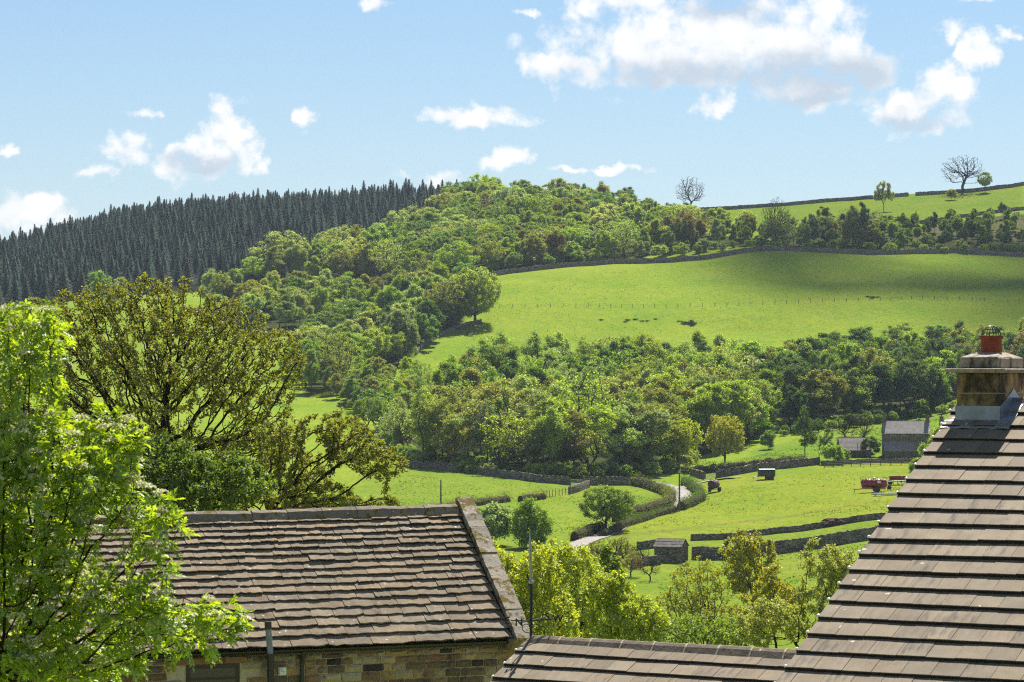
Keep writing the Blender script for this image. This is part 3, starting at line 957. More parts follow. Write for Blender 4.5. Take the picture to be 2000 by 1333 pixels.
def tile_mesh(w, seed):
    """flat concrete tile: front edge at y=0, slightly chamfered nose, interlock step on the right side"""
    r = random.Random(seed)
    L = 0.42
    mb = MB()
    pr = [(0.0, 0.0), (0.0, TT * 0.80), (0.004, TT), (L, TT), (L, TT * 0.2)]
    a, b = -w / 2 + 0.002, w / 2 - 0.002
    mb.prism([(a, y, z) for y, z in pr], (0, 0, 0), (b - a, 0, 0))
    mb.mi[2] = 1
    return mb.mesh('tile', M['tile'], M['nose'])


tile_full = tile_mesh(TW, 1)
tile_half = tile_mesh(TW / 2, 2)
clip_me = MB(); clip_me.lathe([(0.0, -0.012), (0.016, -0.008), (0.02, 0.0), (0.014, 0.010), (0.0, 0.013)], 8)
clip_me = clip_me.mesh('verge_clip', M['white'], smooth=True)


def tile_roof(parent_roof, y0, rows, xmax, seed, skip=lambda x, y: False):
    r = random.Random(seed)
    tilt = math.atan2(TT + 0.004, TG)
    for i in range(rows):
        yy = y0 + i * TG
        x = 0.0
        first = True
        while x < xmax:
            half = first and i % 2 == 1
            w = TW / 2 if half else TW
            if not skip(x + w / 2, yy):
                k = r.uniform(0.80, 1.10); wmt = r.uniform(-0.03, 0.03)
                o = fast_part('tile', tile_half if half else tile_full, parent_roof,
                              loc(x + w / 2, yy + r.uniform(-.006, .006) + .008 * math.sin(x * 1.3 + i), TT + 0.006 + r.uniform(0, 0.005) + .008 * math.sin(x * .9 + i * .5), -tilt + r.uniform(-.004, .004), r.uniform(-.006, .006), r.uniform(-.006, .006)),
                              (k * (1 + wmt), k, k * (1 - wmt)))
                o['lichen'] = 0.55 if first and r.random() < 0.75 else (0.25 if x < 0.6 and r.random() < 0.3 else r.choice([0.0, 0.0, 0.05, 0.08, 0.16]))
                o['stain'] = r.uniform(0.6, 1.0) if r.random() < 0.3 else r.uniform(0.0, 0.45)
            x += w
            first = False
        if not skip(0, yy):
            fast_part('verge_clip', clip_me, parent_roof, loc(-0.012, yy + 0.05, TT + 0.026, s=(1.0, 1.3, 1.0)))


def house_body(parent, RF, yb, yr, xmax, drop, mat):
    """solid under the roof: both pitches and the walls down"""
    mb = MB()
    mb.box(0.03, xmax, yb, yr, -0.12, -0.005)
    return mb


# right-hand roof
V2 = P(1530, 1325, 28.0)
RF2 = frame(V2, ex2, ey2)
YR2 = 5.88
hs = thing('tiled_house', 'house on the right under brown concrete tiles with a stone chimney at its gable', 'house', V2 + Vector((2.5, 3, -5.5)))
mb = MB(); mb.box(0.02, 4.4, -1.4, YR2, -0.10, -0.004)
rf2 = part('roof', mb.mesh('roof_bed', M['timber']), hs, RF2)
tile_roof(rf2, YR2 - 0.02 - 22 * TG, 22, 3.9, 3, skip=lambda x, y: False)
RB2 = frame(RF2 @ Vector((0, YR2, 0)), -ex2, (-back2) * math.cos(TH2) + Vector((0, 0, math.sin(TH2))))
mb = MB(); mb.box(-4.4, -0.02, -6.0, 0.0, -0.10, 0.04)
part('rear_roof', mb.mesh('rear_roof', M['tile']), hs, RB2)
hh = YR2 * math.sin(TH2); dd = YR2 * math.cos(TH2)
mb = MB()
mb.prism([(0.08, -1.0, -7), (0.08, -1.0, -0.65), (0.08, dd, hh - 0.14), (0.08, 2 * dd + 1.0, -0.65), (0.08, 2 * dd + 1, -7)], (0, 0, 0), (4.2, 0, 0))
part('wall', mb.mesh('wall', M['mortar']), hs, frame(V2, ex2, back2))
# ridge tiles
def ridge_tile_mesh(L, w, mat):
    mb = MB()
    pr = [(-w, -0.085), (-w * 0.45, 0.02), (-w * 0.15, 0.052), (w * 0.15, 0.052), (w * 0.45, 0.02), (w, -0.085), (w * 0.85, -0.10), (0, 0.015), (-w * 0.85, -0.10)]
    mb.prism([(-L / 2, a, b) for a, b in pr], (0, 0, 0), (L, 0, 0))
    return mb.mesh('ridge_tile', mat)


rt = ridge_tile_mesh(0.445, 0.155, M['ridge_tile'])
mj = MB()
w = 0.158
mj.prism([(-0.012, a, b) for a, b in [(-w, -0.083), (-w * 0.45, 0.0245), (-w * 0.15, 0.057), (w * 0.15, 0.057), (w * 0.45, 0.0245), (w, -0.083), (w * 0.7, -0.09), (0, 0.0), (-w * 0.7, -0.09)]], (0, 0, 0), (0.024, 0, 0))
mj = mj.mesh('mortar_joint', M['mortar'])
bedm = MB(); bedm.box(-0.5, 0.5, -0.14, 0.14, -0.12, -0.072)
bedm = bedm.mesh('mortar_bed', M['mortar'])


def ridge_run(roof, x0, n, yr, TH):
    base = Matrix.Translation((0, yr, 0.035)) @ Matrix.Rotation(-TH, 4, 'X')
    for i in range(n):
        ml = Matrix.Translation((x0 + 0.2225 + i * 0.458, 0, 0))
        fast_part('ridge_tile', rt, roof, base @ ml @ Matrix.Translation((0, 0, random.uniform(-.004, .004))))
        fast_part('mortar_joint', mj, roof, base @ Matrix.Translation((x0 + 0.4515 + i * 0.458, 0, -0.002)))
    fast_part('mortar_bed', bedm, roof, base @ Matrix.Translation((x0 + n * 0.229, 0, 0)) @ Matrix.Diagonal((n * 0.456, 1, 1, 1)))


ridge_run(rf2, 0.78, 7, YR2, TH2)

# chimney astride the ridge
ch_right = 0.635; ch_left = 0.13; half = 0.47
CH0 = RF2 @ Vector((0, YR2, 0))
CF = frame(CH0, ex2, back2)                 # x along ridge, y back, z up, origin on the ridge line at the verge
zr = 0.0
chim = part('chimney', (lambda b: (b.box(ch_left + 0.01, ch_right - 0.01, -half + 0.01, half - 0.01, -0.5, 0.32), b.mesh('chimney_core', M['mortar']))[1])(MB()), hs, CF)
zt = 0.345                                   # underside of the oversailing course
def blk(x0, x1, y0, y1, z0, z1, name, mat, bev=0.008, seed=0):
    b = MB(); b.box(x0, x1, y0, y1, z0, z1)
    me = b.mesh(name, mat, bevel=bev)
    r = random.Random(seed)
    for v in me.vertices: v.co += Vector((r.uniform(-.004, .004), r.uniform(-.004, .004), r.uniform(-.004, .004)))
    return fast_part(name, me, chim, Matrix.Identity(4))
zc = [-0.42, -0.13, 0.115, zt]
for ci in range(3):
    z0, z1 = zc[ci] + 0.004, zc[ci + 1] - 0.004
    if ci % 2 == 0:
        blk(ch_left, ch_right, -half, -0.14, z0, z1, 'stone_block', M['chimstone'], seed=ci)
        blk(ch_left, ch_right, -0.13, 0.22, z0, z1, 'stone_block', M['chimstone'], seed=ci + 5)
        blk(ch_left, ch_right, 0.23, half, z0, z1, 'stone_block', M['chimstone'], seed=ci + 9)
    else:
        blk(ch_left, ch_right, -half, 0.05, z0, z1, 'stone_block', M['chimstone'], seed=ci + 12)
        blk(ch_left, ch_right, 0.06, half, z0, z1, 'stone_block', M['chimstone'], seed=ci + 15)
blk(ch_left - 0.11, ch_right + 0.09, -half - 0.09, half + 0.09, zt, zt + 0.052, 'ledge', M['cap_stone'], 0.012, 30)
blk(ch_left + 0.02, ch_right - 0.03, -half + 0.03, 0.02, zt + 0.054, zt + 0.175, 'cap_block', M['cap_stone'], 0.014, 31)
blk(ch_left + 0.03, ch_right - 0.02, 0.03, half - 0.03, zt + 0.054, zt + 0.178, 'cap_block', M['cap_stone'], 0.014, 32)
cxm = (ch_left + ch_right) / 2
fl = MB()
fl.add([(ch_left + 0.03, -half + 0.04, 0), (ch_right - 0.04, -half + 0.04, 0), (ch_right - 0.03, half - 0.04, 0), (ch_left + 0.04, half - 0.04, 0),
        (cxm - 0.13, -0.15, 0.055), (cxm + 0.13, -0.15, 0.055), (cxm + 0.13, 0.15, 0.055), (cxm - 0.13, 0.15, 0.055)],
       [(0, 1, 5, 4), (1, 2, 6, 5), (2, 3, 7, 6), (3, 0, 4, 7), (4, 5, 6, 7), (3, 2, 1, 0)])
fast_part('flaunching', fl.mesh('flaunching', M['cap_stone']), chim, Matrix.Translation((0, 0, zt + 0.176)))
pot = MB()
pot.lathe([(0.128, 0.0), (0.126, 0.03), (0.121, 0.09), (0.119, 0.15), (0.121, 0.175), (0.137, 0.185), (0.139, 0.205), (0.134, 0.214), (0.112, 0.214), (0.105, 0.19), (0.10, 0.02)], 28)
po = fast_part('chimney_pot', pot.mesh('chimney_pot', M['terracotta'], smooth=True), chim, Matrix.Translation((cxm, 0.0, zt + 0.205)))
rimb = MB(); rimb.lathe([(0.1365, 0.2145), (0.1365, 0.219), (0.110, 0.219), (0.110, 0.2145)], 28)
fast_part('pot_rim', rimb.mesh('pot_rim', M['cap_stone']), po, Matrix.Identity(4))
bgd = MB()
for k in range(9):
    a = math.pi * k / 9
    bgd.tube([(0.112 * math.cos(t) * math.cos(a), 0.112 * math.cos(t) * math.sin(a), 0.20 + 0.135 * math.sin(t)) for t in np.linspace(0, math.pi, 13)], 0.0032, 5)
for zz in (0.25, 0.29, 0.318):
    rr = 0.112 * math.sqrt(max(0, 1 - ((zz - 0.20) / 0.135) ** 2))
    bgd.tube([(rr * math.cos(t), rr * math.sin(t), zz) for t in np.linspace(0, 2 * math.pi, 17)], 0.0028, 5)
fast_part('bird_guard', bgd.mesh('bird_guard', M['wire']), po, Matrix.Identity(4))
# lead: front apron, and side soakers dressed over the ridge
tn = math.tan(TH2)
def roofz(y): return -abs(y) * tn + 0.05
ap = MB()
yf = -half - 0.006
ap.box(ch_left - 0.012, ch_right + 0.012, yf - 0.006, yf, roofz(yf) - 0.02, roofz(yf) + 0.165)
fast_part('lead_upstand', ap.mesh('lead_upstand', M['lead']), chim, Matrix.Identity(4))
ap = MB()
n = 12; vs = []; fs = []
for i in range(n + 1):
    x = ch_left - 0.13 + (ch_right + 0.2 - ch_left + 0.10) * i / n
    wv = 0.005 * math.sin(i * 1.9)
    y1 = yf - 0.005; y2 = yf - 0.175
    vs += [(x, y1, roofz(y1) + 0.012 + wv), (x, y2 + 0.02 * math.sin(i), roofz(y2) + 0.010 + wv), (x, y2 + 0.02 * math.sin(i), roofz(y2) + 0.005 + wv), (x, y1, roofz(y1) + 0.005 + wv)]
for i in range(n):
    a = i * 4
    fs += [(a, a + 4, a + 5, a + 1), (a + 1, a + 5, a + 6, a + 2), (a + 2, a + 6, a + 7, a + 3)]
ap.add(vs, fs + [(0, 1, 2, 3), (n * 4 + 3, n * 4 + 2, n * 4 + 1, n * 4)])
fast_part('lead_apron', ap.mesh('lead_apron', M['lead']), chim, Matrix.Identity(4))
for sgn, xx in ((1, ch_right + 0.006), (-1, ch_left - 0.006)):
    sd = MB()
    yy = [-half - 0.012, -0.12, 0.0, 0.12, half]
    hi = [0.165, 0.12, 0.12, 0.12, 0.15]
    poly = [(xx, q, roofz(q) + h) for q, h in zip(yy, hi)] + [(xx, q, roofz(q) - 0.02) for q in yy[::-1]]
    sd.prism(poly, (0, 0, 0), (0.006 * sgn, 0, 0))
    fast_part('lead_flashing', sd.mesh('lead_flashing', M['lead']), chim, Matrix.Identity(4))
sk = MB()
vs = []; fs = []
for i in range(7):
    yy = -half - 0.16 + i * 0.105
    for x in (ch_right + 0.002, ch_right + 0.17):
        z = roofz(yy) + 0.014 + 0.006 * math.sin(i * 2.1)
        vs += [(x, yy, z), (x, yy, z - 0.006)]
for i in range(6):
    a = i * 4
    fs += [(a, a + 2, a + 6, a + 4), (a + 1, a + 5, a + 7, a + 3), (a, a + 4, a + 5, a + 1), (a + 2, a + 3, a + 7, a + 6)]
fs += [(0, 1, 3, 2), (24, 26, 27, 25)]
sk.add(vs, fs)
fast_part('lead_soaker', sk.mesh('lead_soaker', M['lead']), chim, Matrix.Identity(4))

# low roof between the two, same tiles
A3, TH3 = R(31), R(27)
ex3 = Vector((math.cos(A3), -math.sin(A3), 0))
back3 = Vector((math.sin(A3), math.cos(A3), 0))
ey3 = back3 * math.cos(TH3) + Vector((0, 0, math.sin(TH3)))
R3 = P(1032, 1253, 37.0)
RF3 = frame(R3, ex3, ey3)
ann = thing('low_annexe', 'low annexe roofed in brown concrete tiles between the slated cottage and the tiled house', 'annexe', R3 + Vector((2, -1, -4)))
mb = MB(); mb.box(0.02, 5.2, -2.4, 0.0, -0.10, -0.004)
rf3 = part('roof', mb.mesh('roof_bed', M['timber']), ann, RF3)
tile_roof(rf3, -0.03 - 4 * TG, 4, 4.9, 8)
ridge_run(rf3, 0.06, 10, 0.0, TH3)
RB3 = frame(RF3 @ Vector((0, 0, 0)), -ex3, (-back3) * math.cos(TH3) + Vector((0, 0, math.sin(TH3))))
mb = MB(); mb.box(-5.2, -0.02, -2.4, 0.0, -0.10, 0.03)
part('rear_roof', mb.mesh('rear_roof', M['tile']), ann, RB3)
mb = MB()
h3 = 2.2 * math.sin(TH3); d3 = 2.2 * math.cos(TH3)
mb.prism([(0.08, -d3, -7), (0.08, -d3, -h3 - 0.14), (0.08, 0, -0.14), (0.08, d3, -h3 - 0.14), (0.08, d3, -7)], (0, 0, 0), (5.0, 0, 0))
part('wall', mb.mesh('wall', M['mortar']), ann, frame(R3, ex3, back3))

# weather vane on the annexe gable
vb = RF3 @ Vector((0.03, 0.02, 0.0))
van = thing('weather_vane', 'black iron weather vane with compass letters on the annexe gable end', 'weather vane', vb)
sc_ = 37.0 / F
def px2m(n): return n * sc_
zb = vb.z
def vz(py): return (HY - py) * sc_ - zb
mb = MB(); mb.tube([(0, 0, -0.5), (0, 0, vz(1135))], 0.021, 10)
pole = part('pole', mb.mesh('pole', M['iron'], smooth=False), van)
mb = MB(); mb.tube([(0, 0, vz(1137)), (-px2m(2), 0, vz(1060))], 0.020, 10); mb.tube([(-px2m(2), 0, vz(1060)), (-px2m(2.5), 0, vz(1036))], [0.012, 0.005], 8)
part('spindle', mb.mesh('spindle', M['galv'], smooth=False), van)
mb = MB(); mb.lathe([(0.0, -0.03), (0.03, -0.02), (0.036, 0.0), (0.03, 0.02), (0.0, 0.03)], 12)
part('collar', mb.mesh('collar', M['galv'], smooth=True), van, WM[van] @ Matrix.Translation((0, 0, vz(1137))))
zarm = vz(1213)
dirs = {'E': (-1, 0.12), 'W': (1, -0.10), 'S': (0.62, 0.8), 'N': (-0.5, -0.85)}
alen = {'E': px2m(40), 'W': px2m(46), 'S': px2m(46), 'N': px2m(40)}
for kx, (dx, dy) in dirs.items():
    d = Vector((dx, dy, 0)).normalized()
    e = d * alen[kx] + Vector((0, 0, zarm + (0.03 if kx in 'WS' else 0)))
    mb = MB(); mb.tube([(0, 0, zarm), e], 0.009, 6)
    arm = part('arm', mb.mesh('arm', M['iron']), van)
    cu = bpy.data.curves.new('letter', 'FONT'); cu.body = kx; cu.size = 0.13; cu.extrude = 0.006; cu.align_x = 'CENTER'; cu.align_y = 'CENTER'; cu.offset = 0.004
    tmp = bpy.data.objects.new('letter_tmp', cu)
    me = bpy.data.meshes.new_from_object(tmp)
    bpy.data.objects.remove(tmp)
    me.materials.append(M['iron'])
    part('letter', me, arm, WM[van] @ Matrix.Translation(e + d * 0.045) @ Matrix.Rotation(math.pi / 2, 4, 'X'))
for sg in (-1, 1):
    mb = MB()
    pts = [(0, 0, zarm - 0.16)]
    for t in np.linspace(0, 1, 14):
        a = t * 4.6
        r_ = 0.075 * (1 - 0.55 * t)
        pts.append((sg * (0.055 + r_ * math.sin(a)), 0, zarm - 0.085 - r_ * math.cos(a) * 0.9))
    mb.tube(pts, 0.006, 6)
    part('scroll', mb.mesh('scroll', M['iron']), van)
    mb = MB(); mb.tube([(0, 0, vz(1250)), (sg * 0.10, 0.05, vz(1262)), (sg * 0.20, 0.1, vz(1272))], 0.010, 6)
    part('stay', mb.mesh('stay', M['iron']), van)

# ------------------------------------------------------------------ trees: grown by space colonisation
def colonise(r, att, trunk, D, di, dk, iters, up=0.08, jit=0.12, droop=0.0):
    pos = [np.array(p, float) for p in trunk]
    par = [-1] + list(range(len(trunk) - 1))
    att = np.array(att, float)
    P0 = np.array(pos)
    d2 = ((att[:, None, :] - P0[None]) ** 2).sum(-1)
    near = d2.argmin(1); nd = d2.min(1)
    nch = [0] * len(pos)
    tried = {}
    for it in range(iters):
        if len(att) == 0: break
        act = nd < di * di
        if not act.any():
            k = nd.argmin(); act = np.zeros(len(att), bool); act[k] = True
        dirs = {}
        idx = np.nonzero(act)[0]
        ns = near[idx]
        vec = att[idx] - np.array([pos[n] for n in ns])
        vec /= np.linalg.norm(vec, axis=1)[:, None] + 1e-9
        uniq, inv = np.unique(ns, return_inverse=True)
        acc = np.zeros((len(uniq), 3)); np.add.at(acc, inv, vec)
        newp, newi = [], []
        for u, a in zip(uniq, acc):
            if nch[u] >= 3: continue
            a = a / (np.linalg.norm(a) + 1e-9)
            a = a + np.array([0, 0, up - droop]) + r.normal(0, jit, 3)
            a /= np.linalg.norm(a) + 1e-9
            newp.append(pos[u] + a * D); newi.append(u)
        if not newp:
            break
        base = len(pos)
        for p, u in zip(newp, newi):
            pos.append(p); par.append(int(u)); nch.append(0); nch[u] += 1
        NP = np.array(newp)
        dd = ((att[:, None, :] - NP[None]) ** 2).sum(-1)
        k = dd.argmin(1); m = dd[np.arange(len(att)), k]
        b = m < nd
        near = np.where(b, k + base, near); nd = np.where(b, m, nd)
        keep = nd > dk * dk
        # attractors whose nearest node is exhausted are dropped
        att, near, nd = att[keep], near[keep], nd[keep]
        if len(att) == 0: break
        nca = np.array(nch)
        ex = nca[near] >= 3
        if ex.any():
            alive = np.nonzero(nca < 3)[0]
            AP = np.array(pos)[alive]
            ei = np.nonzero(ex)[0]
            for q0 in range(0, len(ei), 400):
                e = ei[q0:q0 + 400]
                dd = ((att[e][:, None, :] - AP[None]) ** 2).sum(-1)
                k = dd.argmin(1); near[e] = alive[k]; nd[e] = dd[np.arange(len(e)), k]
    return np.array(pos), np.array(par)


def radii(pos, par, tip, n=2.35, rmax=None):
    N = len(pos)
    acc = np.zeros(N); rad = np.zeros(N); main = np.full(N, -1); best = np.zeros(N)
    for i in range(N - 1, -1, -1):
        rad[i] = tip if acc[i] == 0 else acc[i] ** (1.0 / n)
        p = par[i]
        if p >= 0:
            acc[p] += rad[i] ** n
            if rad[i] > best[p]:
                best[p] = rad[i]; main[p] = i
    if rmax: rad *= 1.0 if rad[0] <= rmax else 1.0
    if rmax and rad[0] > rmax:
        rad = tip + (rad - tip) * (rmax - tip) / (rad[0] - tip)
    return rad, main


def limb_arrays(pos, par, rad, main, rmin=0.0, thin=0.03, kbig=7, ksmall=3):
    idx = np.nonzero((par >= 0) & (rad >= rmin))[0]
    d = np.zeros_like(pos)
    d[idx] = pos[idx] - pos[par[idx]]
    d[0] = (0, 0, 1)
    d /= np.linalg.norm(d, axis=1)[:, None] + 1e-9
    Vs, Fs = [], []
    base = 0
    for sel, k in ((idx[rad[idx] >= thin], kbig), (idx[rad[idx] < thin], ksmall)):
        if len(sel) == 0: continue
        p = par[sel]
        ismain = main[p] == sel
        ds = np.where(ismain[:, None], d[p], d[sel]); rsr = np.where(ismain, rad[p], np.minimum(rad[sel] * 1.15, rad[p]))
        def ring(c, dv, r):
            ref = np.array([0.31, 0.87, 0.38])
            a = np.cross(dv, ref); a /= np.linalg.norm(a, axis=1)[:, None] + 1e-9
            b = np.cross(dv, a)
            t = np.arange(k) * 2 * math.pi / k
            return c[:, None, :] + r[:, None, None] * (a[:, None, :] * np.cos(t)[None, :, None] + b[:, None, :] * np.sin(t)[None, :, None])
        r1 = ring(pos[p], ds, rsr); r2 = ring(pos[sel] + d[sel] * (rad[sel] * 0.3)[:, None], d[sel], rad[sel])
        V = np.concatenate([r1, r2], 1).reshape(-1, 3)
        n = len(sel)
        o = base + np.arange(n)[:, None] * (2 * k)
        j = np.arange(k); j2 = (j + 1) % k
        Fq = np.stack([o + j, o + j2, o + k + j2, o + k + j], -1).reshape(-1, 4)
        Vs.append(V); Fs.append(Fq); base += len(V)
    return np.concatenate(Vs), Fs


def leaf_quads(r, c, size, up=0.35, aspect=0.62, fold=0.25, out=None, outw=0.0, droop=0.0):
    """diamond leaves (two faces, folded on the midrib) centred on points c"""
    n = len(c)
    nrm = r.normal(0, 1, (n, 3)); nrm /= np.linalg.norm(nrm, axis=1)[:, None]
    nrm[:, 2] += up
    if out is not None: nrm += out * outw
    nrm /= np.linalg.norm(nrm, axis=1)[:, None] + 1e-9
    t = r.normal(0, 1, (n, 3)); t[:, 2] -= droop
    a = t - (t * nrm).sum(1)[:, None] * nrm; a /= np.linalg.norm(a, axis=1)[:, None] + 1e-9
    b = np.cross(nrm, a)
    s = (size * r.uniform(0.65, 1.35, n))[:, None]
    p0 = c - a * s * 0.5; p2 = c + a * s * 0.5
    f = nrm * s * fold * 0.5
    p1 = c + b * s * aspect * 0.5 + f - a * s * 0.06; p3 = c - b * s * aspect * 0.5 + f - a * s * 0.06
    V = np.stack([p0, p1, p2, p3], 1).reshape(-1, 3)
    o = np.arange(n)[:, None] * 4
    Fq = np.concatenate([o + np.array([[0, 1, 2]]), o + np.array([[0, 2, 3]])], 0)
    return V, Fq


def gappy(p, sc, seed, cut=-.12):
    """leave holes in an attractor cloud so crowns come out ragged"""
    q = p / sc + seed * 3.7
    v = vnoise(q[:, 0], q[:, 2] * 1.2, seed) + vnoise(q[:, 1] + 9, q[:, 2] * 1.2 + 4, seed + 1) * .8 + vnoise(q[:, 0] + 5, q[:, 1], seed + 2) * .6
    return p[v > cut]


def shell(r, n, c, rad, power=2.2, zmin=None):
    v = r.normal(0, 1, (n, 3)); v /= np.linalg.norm(v, axis=1)[:, None]
    p = np.array(c) + v * (r.random(n) ** (1 / power))[:, None] * np.array(rad)
    if zmin is not None: p = p[p[:, 2] > zmin]
    return p


def tips_of(pos, par, rad, lim):
    return np.nonzero(rad <= lim)[0]


def far_tree(name, seed, H, ells, natt, D, leafn, leafs, clump, tip=0.022, rmax=0.28, trunk_h=0.22, lean=0.0, droop=0.0, up=0.08, tiplim=1.3, leafmat='leaf_far', barkmat='bark', rmin=0.0, leafup=0.45, sparse=1.0, gap=-.14):
    r = np.random.default_rng(seed)
    att = []
    tot = sum(e[3] * e[4] for e in ells)
    for (x, y, z, rx, rz) in ells:
        att.append(shell(r, int(natt * rx * rz / tot), (x * H, y * H, z * H), (rx * H, rx * H, rz * H), 2.6))
    att = np.concatenate(att)
    att = gappy(att, H * .13, seed, gap)
    nt = max(3, int(trunk_h * H / D))
    tr = [(0, 0, -0.6)]
    for i in range(nt):
        tr.append((lean * H * (i + 1) / nt * 0.4 + r.normal(0, 0.03), r.normal(0, 0.03), trunk_h * H * (i + 1) / nt))
    pos, par = colonise(r, att, tr, D, D * 9, D * 1.6, 90, up=up, droop=droop)
    rad, main = radii(pos, par, tip, rmax=rmax)
    V, Fs = limb_arrays(pos, par, rad, main, rmin, thin=0.05, kbig=6)
    tm = mesh_np(name + '_trunk', V, Fs, [M[barkmat]])
    ti = np.nonzero(rad <= tip * tiplim)[0]
    ti = ti[r.random(len(ti)) < sparse]
    if leafn <= 0: return tm, None, H
    c = pos[ti]
    k = leafn / max(1, len(ti))
    reps = r.poisson(k, len(ti))
    cc = np.repeat(c, reps, 0)
    cc = cc + r.normal(0, clump, cc.shape) * np.array([1, 1, 0.75])
    if droop > 0: cc[:, 2] -= np.abs(r.normal(0, clump * 1.3, len(cc)))
    ctr = c.mean(0); outv = cc - ctr; outv /= np.linalg.norm(outv, axis=1)[:, None] + 1e-9
    V, Fq = leaf_quads(r, cc, leafs, up=leafup, aspect=0.75, out=outv, outw=0.5)
    cm = mesh_np(name + '_crown', V, [Fq], [M[leafmat]])
    return tm, cm, H


KIND = {}
def lobes(seed, n, zr, rr, hr, spread):
    q = random.Random(seed)
    return [(q.uniform(-spread, spread), q.uniform(-spread, spread), q.uniform(*zr), q.uniform(*rr), q.uniform(*hr)) for _ in range(n)]


KIND['birch'] = [far_tree('birch', 11 + k, 14, [(0, 0, .60, .15, .37)] + lobes(k, 4, (.3, .68), (.10, .17), (.14, .24), .14), 520, 0.36, 20000, 0.27, 0.36, rmax=0.17, trunk_h=0.2, droop=0.14, up=0.2) for k in range(4)]
KIND['round'] = [far_tree('sycamore', 21 + k, 13, [(0, 0, .60, .24, .36)] + lobes(10 + k, 6, (.3, .72), (.12, .22), (.12, .22), .27), 620, 0.38, 26000, 0.28, 0.34, rmax=0.26, trunk_h=0.16) for k in range(5)]
KIND['alder'] = [far_tree('alder', 31 + k, 15, [(0, 0, .66, .14, .32)] + lobes(20 + k, 5, (.35, .75), (.09, .16), (.10, .18), .17), 460, 0.36, 9500, 0.25, 0.32, rmax=0.22, trunk_h=0.3, up=0.15, barkmat='bark_dark') for k in range(3)]
KIND['oak'] = [far_tree('oak', 41 + k, 12, [(0, 0, .62, .38, .32), (.26, .0, .5, .22, .2), (-.26, .1, .52, .22, .22)], 820, 0.34, 16000, 0.25, 0.26, rmax=0.36, trunk_h=0.2, barkmat='bark_dark', sparse=0.85) for k in range(3)]
KIND['bare'] = [far_tree('bare', 51 + k, 13, [(0, 0, .62, .46, .38), (.2, .0, .45, .28, .22), (-.2, .1, .45, .28, .22)], 2600, 0.23, 0, 0.3, 0.3, tip=0.034, rmax=0.38, trunk_h=0.18, barkmat='bark_dark') for k in range(2)]
KIND['twiggy'] = [far_tree('twiggy', 61 + k, 11, [(0, 0, .58, .3, .38), (.1, .0, .4, .3, .26)], 800, 0.30, 2600, 0.26, 0.26, tip=0.026, rmax=0.25, trunk_h=0.12) for k in range(2)]
KIND['bush'] = [far_tree('bush', 71 + k, 5, [(0, 0, .5, .42, .42), (.2, .1, .4, .3, .34)], 260, 0.26, 5200, 0.27, 0.26, tip=0.015, rmax=0.12, trunk_h=0.08) for k in range(3)]
KIND['dome'] = [far_tree('dome', 95 + k, 8, [(0, 0, .58, .50, .40), (.2, .1, .5, .34, .3), (-.25, 0, .5, .32, .3)] + lobes(60 + k, 3, (.4, .7), (.2, .3), (.18, .26), .3), 900, 0.28, 17000, 0.22, 0.22, rmax=0.24, trunk_h=0.2, barkmat='bark_dark', gap=(-.6, -.4, -.4)[k]) for k in range(3)]
KIND['weeping'] = [far_tree('weeping', 85, 8, [(0, 0, .42, .40, .42), (0.1, 0, .6, .26, .36)], 520, 0.3, 12000, 0.26, 0.28, rmax=0.2, trunk_h=0.12, droop=0.12)]
KIND['willow'] = [far_tree('willow', 81, 9, [(0, 0, .6, .30, .34)], 420, 0.34, 9000, 0.28, 0.30, rmax=0.2, trunk_h=0.2, droop=0.1)]
KNAME = {'birch': 'birch_tree', 'round': 'sycamore_tree', 'alder': 'alder_tree', 'oak': 'oak_tree', 'bare': 'bare_tree', 'twiggy': 'budding_tree', 'bush': 'bush', 'willow': 'willow_tree', 'weeping': 'willow_tree', 'dome': 'broad_tree'}
KWIDE = {'birch': .24, 'round': .38, 'alder': .24, 'oak': .5, 'bare': .4, 'twiggy': .36, 'bush': .46, 'willow': .33, 'weeping': .42, 'dome': .55}
KWORD = {'birch': 'birch', 'round': 'rounded tree', 'alder': 'slender alder', 'oak': 'spreading oak', 'bare': 'bare tree', 'twiggy': 'budding tree', 'bush': 'bush', 'willow': 'willow', 'weeping': 'willow', 'dome': 'broad-crowned tree'}


def put_tree(kind, var, base, H, color, label, cat='tree', group=None, rot=None, wide=1.0):
    tm, cm, h0 = KIND[kind][var % len(KIND[kind])]
    s = H / h0
    rot = random.uniform(0, 6.283) if rot is None else rot
    mw = Matrix.LocRotScale(base, Matrix.Rotation(rot, 3, 'Z'), Vector((s * wide, s * wide, s)))
    t = thing(KNAME[kind], label, cat, group=group, mw=mw)
    fast_part('trunk', tm, t, Matrix.Identity(4))
    if cm: fast_part('crown', cm, t, Matrix.Identity(4), color)
    return t


def tone(c, r, v=0.16):
    k = 1 + r.uniform(-v, v)
    return (c[0] * k * (1 + r.uniform(-.1, .1)), c[1] * k, c[2] * k * (1 + r.uniform(-.15, .15)))


COLS = {'fresh': ((0.320, 0.395, 0.078), 'fresh green'), 'pale': ((0.370, 0.415, 0.165), 'pale green'), 'mid': ((0.210, 0.290, 0.080), 'mid green'), 'dark': ((0.098, 0.150, 0.058), 'dark green'),
        'olive': ((0.290, 0.295, 0.090), 'olive green'), 'brown': ((0.230, 0.190, 0.095), 'brownish'), 'lime': ((0.400, 0.440, 0.055), 'lime green'), 'gold': ((0.360, 0.370, 0.085), 'golden green'), 'grey': ((0.250, 0.295, 0.165), 'grey green')}


